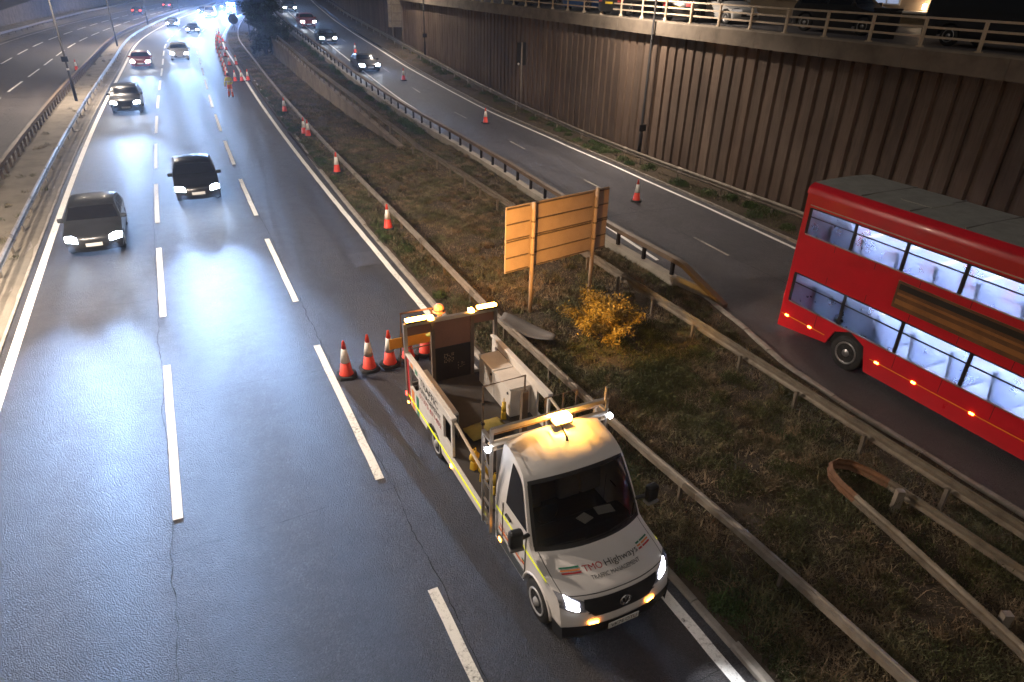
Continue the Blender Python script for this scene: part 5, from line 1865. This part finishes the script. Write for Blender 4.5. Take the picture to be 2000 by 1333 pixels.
# ================================================================== PLANTS
def blades(name, pts, mt_, hmin, hmax, width, seed, lean=.6, kind='stuff', parent=None, label=None):
    """many single bent blades; pts: (n,3) roots"""
    rg = np.random.default_rng(seed)
    n = len(pts)
    h = rg.uniform(hmin, hmax, n) * rg.uniform(.6, 1.25, n)
    a_ = rg.uniform(0, 2 * np.pi, n)
    la = rg.uniform(0, 2 * np.pi, n)
    ln = rg.uniform(.1, lean, n) * h
    w = width * rg.uniform(.6, 1.4, n)
    ax = np.stack([np.cos(a_), np.sin(a_), np.zeros(n)], -1)
    le = np.stack([np.cos(la), np.sin(la), np.zeros(n)], -1)
    up_ = np.array([0, 0, 1.0])
    v = np.empty((n, 5, 3))
    v[:, 0] = pts - ax * w[:, None]
    v[:, 1] = pts + ax * w[:, None]
    mid = pts + up_ * (h * .6)[:, None] + le * (ln * .35)[:, None]
    v[:, 2] = mid + ax * (w * .7)[:, None]
    v[:, 3] = mid - ax * (w * .7)[:, None]
    v[:, 4] = pts + up_ * (h * .95)[:, None] + le * ln[:, None]
    v = v.reshape(-1, 3)
    b0 = np.arange(n) * 5
    me = bpy.data.meshes.new(name)
    me.vertices.add(n * 5)
    me.vertices.foreach_set('co', v.ravel())
    tri = np.stack([b0, b0 + 1, b0 + 2, b0, b0 + 2, b0 + 3, b0 + 3, b0 + 2, b0 + 4], -1).ravel()
    me.loops.add(len(tri))
    me.loops.foreach_set('vertex_index', tri.astype(np.int32))
    me.polygons.add(n * 3)
    me.polygons.foreach_set('loop_start', np.arange(0, n * 9, 3, dtype=np.int32))
    me.polygons.foreach_set('loop_total', np.full(n * 3, 3, np.int32))
    at = me.attributes.new('tint', 'FLOAT', 'POINT')
    cl = .5 + .25 * np.sin(pts[:, 0] * 9.1 + 2 * np.sin(pts[:, 1] * 5.3)) + .25 * np.sin(pts[:, 1] * 11.7 + 2 * np.sin(pts[:, 0] * 7.9))
    at.data.foreach_set('value', np.repeat(np.clip(.55 * cl + .45 * rg.uniform(0, 1, n) ** 1.5, 0, 1), 5).astype(np.float32))
    me.update(calc_edges=True)
    o = link(name, me, mt_, parent)
    if kind:
        tag(o, label, None, None, kind)
    return o


def scatter(n, s0, s1, dl, dr, zf, seed, clump=None, pw=1.0):
    rg = np.random.default_rng(seed)
    s = s0 + (s1 - s0) * rg.random(n) ** pw
    u = rg.random(n)
    d = np.array([dl(a_) + (dr(a_) - dl(a_)) * b_ for a_, b_ in zip(s, u)])
    if clump:
        f = np.sin(s * clump[0]) * np.sin(d * clump[1] + s * .3) + .6 * np.sin(s * clump[0] * 2.7 + 1.3) * np.sin(d * clump[1] * 2.1)
        keep = rg.random(n) < np.clip(.45 + .6 * f, .06, 1)
        s, d = s[keep], d[keep]
    z = np.array([zf(a_, b_) for a_, b_ in zip(s, d)])
    return Pn(s, d, z - .01)


allv = lambda s, d: verge_z(s, d) if d > -8.9 else bank_z(s, d)
blades('verge_grass', scatter(560000, -9, 34, lambda s: -3.95, lambda s: dslipL(s) + .35, allv, 1, (1.1, 1.4), 1.35), M_GRASS, .04, .13, .0105, 11, 1.8, label='dry brown and olive grass covering the verge')
blades('straw_litter', scatter(90000, -9, 33, lambda s: -4.0, lambda s: dslipL(s) + .25, allv, 5, (.7, 1.1), 1.3), grassmat('straw', [(.3, (.17, .12, .075)), (.7, (.26, .19, .125))]), .015, .05, .008, 12, 4.0, label='flattened pale straw lying among the verge grass')
blades('far_grass', scatter(130000, 32, 120, lambda s: -4.1, lambda s: dwall(s) + .05, verge_z, 2, (.8, 1.2), 1.6), M_GRASS, .06, .18, .014, 13, 1.4, label='rough dark grass on the far verge')
blades('bank_grass', scatter(60000, 32, 110, lambda s: dwall(s) - .25, lambda s: dslipL(s) + .55, bank_z, 3, (.9, 1.3), 1.5), M_GRASS, .05, .16, .013, 14, 1.4, label='dry grass on the bank above the low wall')
rvz = lambda s, d: zslip(s) + .10
blades('wall_foot_grass', scatter(70000, 4, 90, lambda s: -18.95 if s < 36 else dslipR(s) - .6, lambda s: -21.1, rvz, 4, (.9, 2.0), 1.5), M_GRASS, .05, .13, .007, 15, 1.3, label='grass strip at the foot of the ribbed wall')


def leafy(centres, n, rad, hgt, seed, lsize):
    """roots of leaf blades heaped into low mounds"""
    rg = np.random.default_rng(seed)
    out = []
    for c in centres:
        k = int(n * rg.uniform(.6, 1.4))
        v = rg.normal(size=(k, 3))
        v /= np.linalg.norm(v, axis=1)[:, None]
        v[:, 2] = np.abs(v[:, 2])
        r_ = rg.random(k) ** .45
        out.append(np.array(c) + v * np.stack([r_ * rad, r_ * rad, r_ * hgt], -1) * rg.uniform(.7, 1.3))
    return np.concatenate(out)


blades('kerb_grass', scatter(60000, -3, 60, lambda s: -3.9, lambda s: -4.75, verge_z, 9, (1.3, 2.0), 1.4), grassmat('green_grass', [(.3, (.030, .046, .018)), (.6, (.062, .078, .034)), (.8, (.11, .10, .055))], 1.6), .04, .12, .010, 31, 1.6, label='greener grass between the kerb and the verge guardrail')
blades('dead_stems', scatter(1500, -8, 33, lambda s: -4.3, lambda s: dslipL(s) + .5, allv, 8, (.8, 1.0), 1.2), grassmat('dead_stem', [(.3, (.14, .10, .06)), (.7, (.24, .17, .11))]), .18, .48, .006, 33, .9, label='thin dead stems standing above the verge grass')
rg = np.random.default_rng(3)
tc_ = []
for s, u in zip(-9 + 42 * rg.random(620) ** 1.3, rg.random(620)):
    d_ = -4.1 + (dslipL(s) + .5 + 4.1) * u
    tc_.append(tuple(P(s, d_, allv(s, d_) - .02)))
blades('verge_tussocks', leafy(tc_, 150, .24, .07, 19, .03), grassmat('tussock', [(.32, (.040, .052, .018)), (.46, (.085, .078, .034)), (.56, (.15, .105, .062)), (.7, (.21, .145, .09))], 1.1), .06, .17, .010, 20, 1.6, label='rough tussocks standing out of the verge grass')
wc = [tuple(P(s, -19.2 - rg.random() * 1.2, zslip(s) + .08)) for s in np.concatenate([rg.uniform(10, 34, 34), rg.uniform(34, 70, 26)])]
blades('wall_foot_weeds', leafy(wc, 330, .42, .30, 21, .03), M_WEED, .05, .11, .014, 22, 1.6, label='green leafy weeds along the foot of the ribbed wall')
wc = [tuple(P(s, -3.95 - rg.random() * .35, .07)) for a_, b_ in weedy for s in rg.uniform(a_, b_, 6)] + [tuple(P(s, -4.0 - rg.random() * .5, .08)) for s in rg.uniform(3, 34, 16)]
blades('kerb_weeds', leafy(wc, 300, .26, .20, 23, .03), M_WEED, .04, .09, .009, 24, 1.6, label='green weeds growing over the kerb of the verge')
wc = [tuple(P(s, d, .12)) for s, d in zip(rg.uniform(-4, 8.5, 46), rg.uniform(-9.1, -5.5, 46))] + [tuple(P(s, d, .12)) for s, d in zip(rg.uniform(4.2, 8.2, 40), rg.uniform(-9.0, -6.2, 40))]
blades('verge_weeds', leafy(wc, 420, .42, .26, 25, .03), grassmat('olive_weeds', [(.3, (.035, .045, .014)), (.6, (.070, .072, .026)), (.8, (.11, .09, .04))], 1.3), .03, .08, .008, 26, 1.6, label='low olive weeds spreading over the verge below the bush')
wc = [tuple(P(s, 7.9 + rg.random() * 2, .09)) for s in rg.uniform(16, 90, 60)]
blades('reserve_weeds', leafy(wc, 60, .22, .14, 27, .03), M_GRASS, .05, .12, .008, 28, 1.8, label='dry tufts on the dusty central reserve')
wc = [tuple(P(s, dslipL(s) + .75 + rg.random() * .4, bank_z(s, dslipL(s) + .9))) for s in rg.uniform(34, 75, 70)]
blades('bank_weeds', leafy(wc, 260, .36, .34, 29, .03), M_WEED, .05, .12, .012, 30, 1.6, label='dark weeds along the outside of the slip road parapet')


def shrub(name, label, cat, base, rad, hgt, nstem, nleaf, leafmt, lsize, seed, lift=.25, trunk_h=0.0, trunk_r=.03):
    # with a trunk the boughs leave it all the way up
    rg_ = np.random.default_rng(seed)
    t = thing(name, base, 0, label, cat)
    mb = MB()
    tips = []
    if trunk_h:
        mb.tube([(0, 0, -.1), (.1, 0, (trunk_h + hgt) * .3), (0, .05, (trunk_h + hgt) * .75)], [trunk_r, trunk_r * .8, trunk_r * .25], 9)
    for k in range(nstem):
        a_ = rg_.uniform(0, 6.283)
        e_ = rg_.uniform(.15, 1.0)
        p0 = Vector((.05 * math.cos(a_), .05 * math.sin(a_), trunk_h * rg_.uniform(.5, 1) if trunk_h else 0))
        p3 = Vector((rad * e_ * math.cos(a_), rad * e_ * math.sin(a_), trunk_h + hgt * (lift + (1 - lift) * math.sqrt(max(0, 1 - e_ * e_ * .8)) * rg_.uniform(.7, 1.05))))
        if trunk_h:
            v_ = rg_.uniform(.02, 1.0)
            rr_ = rad * (.5 + .5 * math.sin(math.pi * min(1, .15 + .8 * v_))) * rg_.uniform(.35, 1.0)
            p0 = Vector((.1 * math.cos(a_), .1 * math.sin(a_), (trunk_h + hgt) * v_ * .55))
            p3 = Vector((rr_ * math.cos(a_), rr_ * math.sin(a_), .3 + (trunk_h + hgt) * v_ * .95))
        if not trunk_h:
            p3 = p0.lerp(p3, rg_.uniform(.55, 1.35))
        p1 = p0.lerp(p3, .35) + Vector((0, 0, hgt * .12))
        p2 = p0.lerp(p3, .7) + Vector((0, 0, hgt * .10))
        r0 = (trunk_r * .4) if trunk_h else .012
        mb.tube([p0, p1, p2, p3], [r0, r0 * .7, r0 * .5, r0 * .2], 5)
        tips += [(p1, p2), (p2, p3), (p2, p3)]
    mb.build('trunk' if trunk_h else 'stems', M_BARK, t)
    pts = np.empty((nleaf, 3))
    for i in range(nleaf):
        a_, b_ = tips[rg_.integers(len(tips))]
        q = a_.lerp(b_, rg_.random() * 1.08)
        sp = (.085 if trunk_h else .06) * rad + .015
        pts[i] = (q.x + rg_.normal() * sp, q.y + rg_.normal() * sp, max(.02, q.z + rg_.normal() * sp * .8))
    rn = rg_.normal(size=(nleaf, 3))
    rn /= np.linalg.norm(rn, axis=1)[:, None]
    r2 = np.cross(rn, rg_.normal(size=(nleaf, 3)))
    r2 /= np.linalg.norm(r2, axis=1)[:, None]
    sz = lsize * rg_.uniform(.45, 1.8, nleaf)[:, None]
    v = np.stack([pts - rn * sz, pts + r2 * sz * .38, pts + rn * sz, pts - r2 * sz * .38], 1).reshape(-1, 3)
    me = bpy.data.meshes.new('crown')
    me.from_pydata(v.tolist(), [], [(4 * i, 4 * i + 1, 4 * i + 2, 4 * i + 3) for i in range(nleaf)])
    at = me.attributes.new('tint', 'FLOAT', 'POINT')
    at.data.foreach_set('value', np.repeat(rg_.random(nleaf), 4).astype(np.float32))
    link('crown', me, leafmt, t)
    return t


shrub('bush', 'feathery bush glowing yellow in the beacon light below the big sign', 'bush', P(7.9, -7.0, .1), 1.1, 1.2, 44, 9500, M_LEAF, .036, 41)
bush_ = [o for o in bpy.data.objects if o.get('category') == 'bush'][0]
shrub('tree', 'dark leafy tree at the far end of the low wall', 'tree', P(84, -7.4, .1), 2.6, 7.5, 90, 16000, M_TREE, .13, 42, -.02, .5, .16)
shrub('tree', 'dark tree rising behind the leafy tree between the two roads', 'tree', P(98, -8.6, 2.2), 2.4, 7.0, 70, 9000, M_TREE, .17, 43, .0, .6, .16)
shrub('bush', 'low dark bush hanging over the low wall under the tree', 'bush', P(79, -8.6, 1.6), 1.5, 2.0, 40, 5000, M_TREE, .09, 44)
for i, (s, d) in enumerate(((104, 34), (118, 36), (136, 37), (156, 39))):
    shrub('tree', ['dim tree above the far wall, nearest to the picture corner', 'dim tree above the far wall, second from the corner', 'dim tree above the far wall, third from the corner', 'dim tree above the far wall, fourth from the corner'][i], 'tree',
          P(s, d, 2.6), 3.2, 4.5, 36, 4200, M_TREE, .22, 50 + i, .1, 1.8, .2)
# litter blown against the reserve
for i, (s, d, lab) in enumerate(((43, 7.95, 'scrap of white litter under the central guardrail'), (20.5, -5.6, 'scrap of pale litter in the verge grass beside the guardrail'))):
    g = [[Vector((.05 * a_ - .1, .05 * b_ - .1, .03 * rnd.random())) for b_ in range(5)] for a_ in range(5)]
    o = tag(MB().grid(g).build('litter', M_PAPER), lab, 'litter')
    o.location = P(s, d, .12)

# ================================================================== HAZE ADDED FOR THE GLOW ROUND THE LAMPS
hm = MB().bb(-620, 420, -320, 720, -1.4, 16)
hz_o = hm.build('haze', None)
tag(hz_o, 'thin haze added to make the lamps glow', None, None, 'stuff')
mt = bpy.data.materials.new('glow_haze')
mt.use_nodes = True
nt = mt.node_tree
nt.nodes.remove(nt.nodes['Principled BSDF'])
pv = nt.nodes.new('ShaderNodeVolumePrincipled')
pv.inputs['Color'].default_value = (.85, .9, 1, 1)
pv.inputs['Density'].default_value = .0008
pv.inputs['Anisotropy'].default_value = .75
nt.links.new(pv.outputs[0], nt.nodes['Material Output'].inputs['Volume'])
hz_o.data.materials.append(mt)
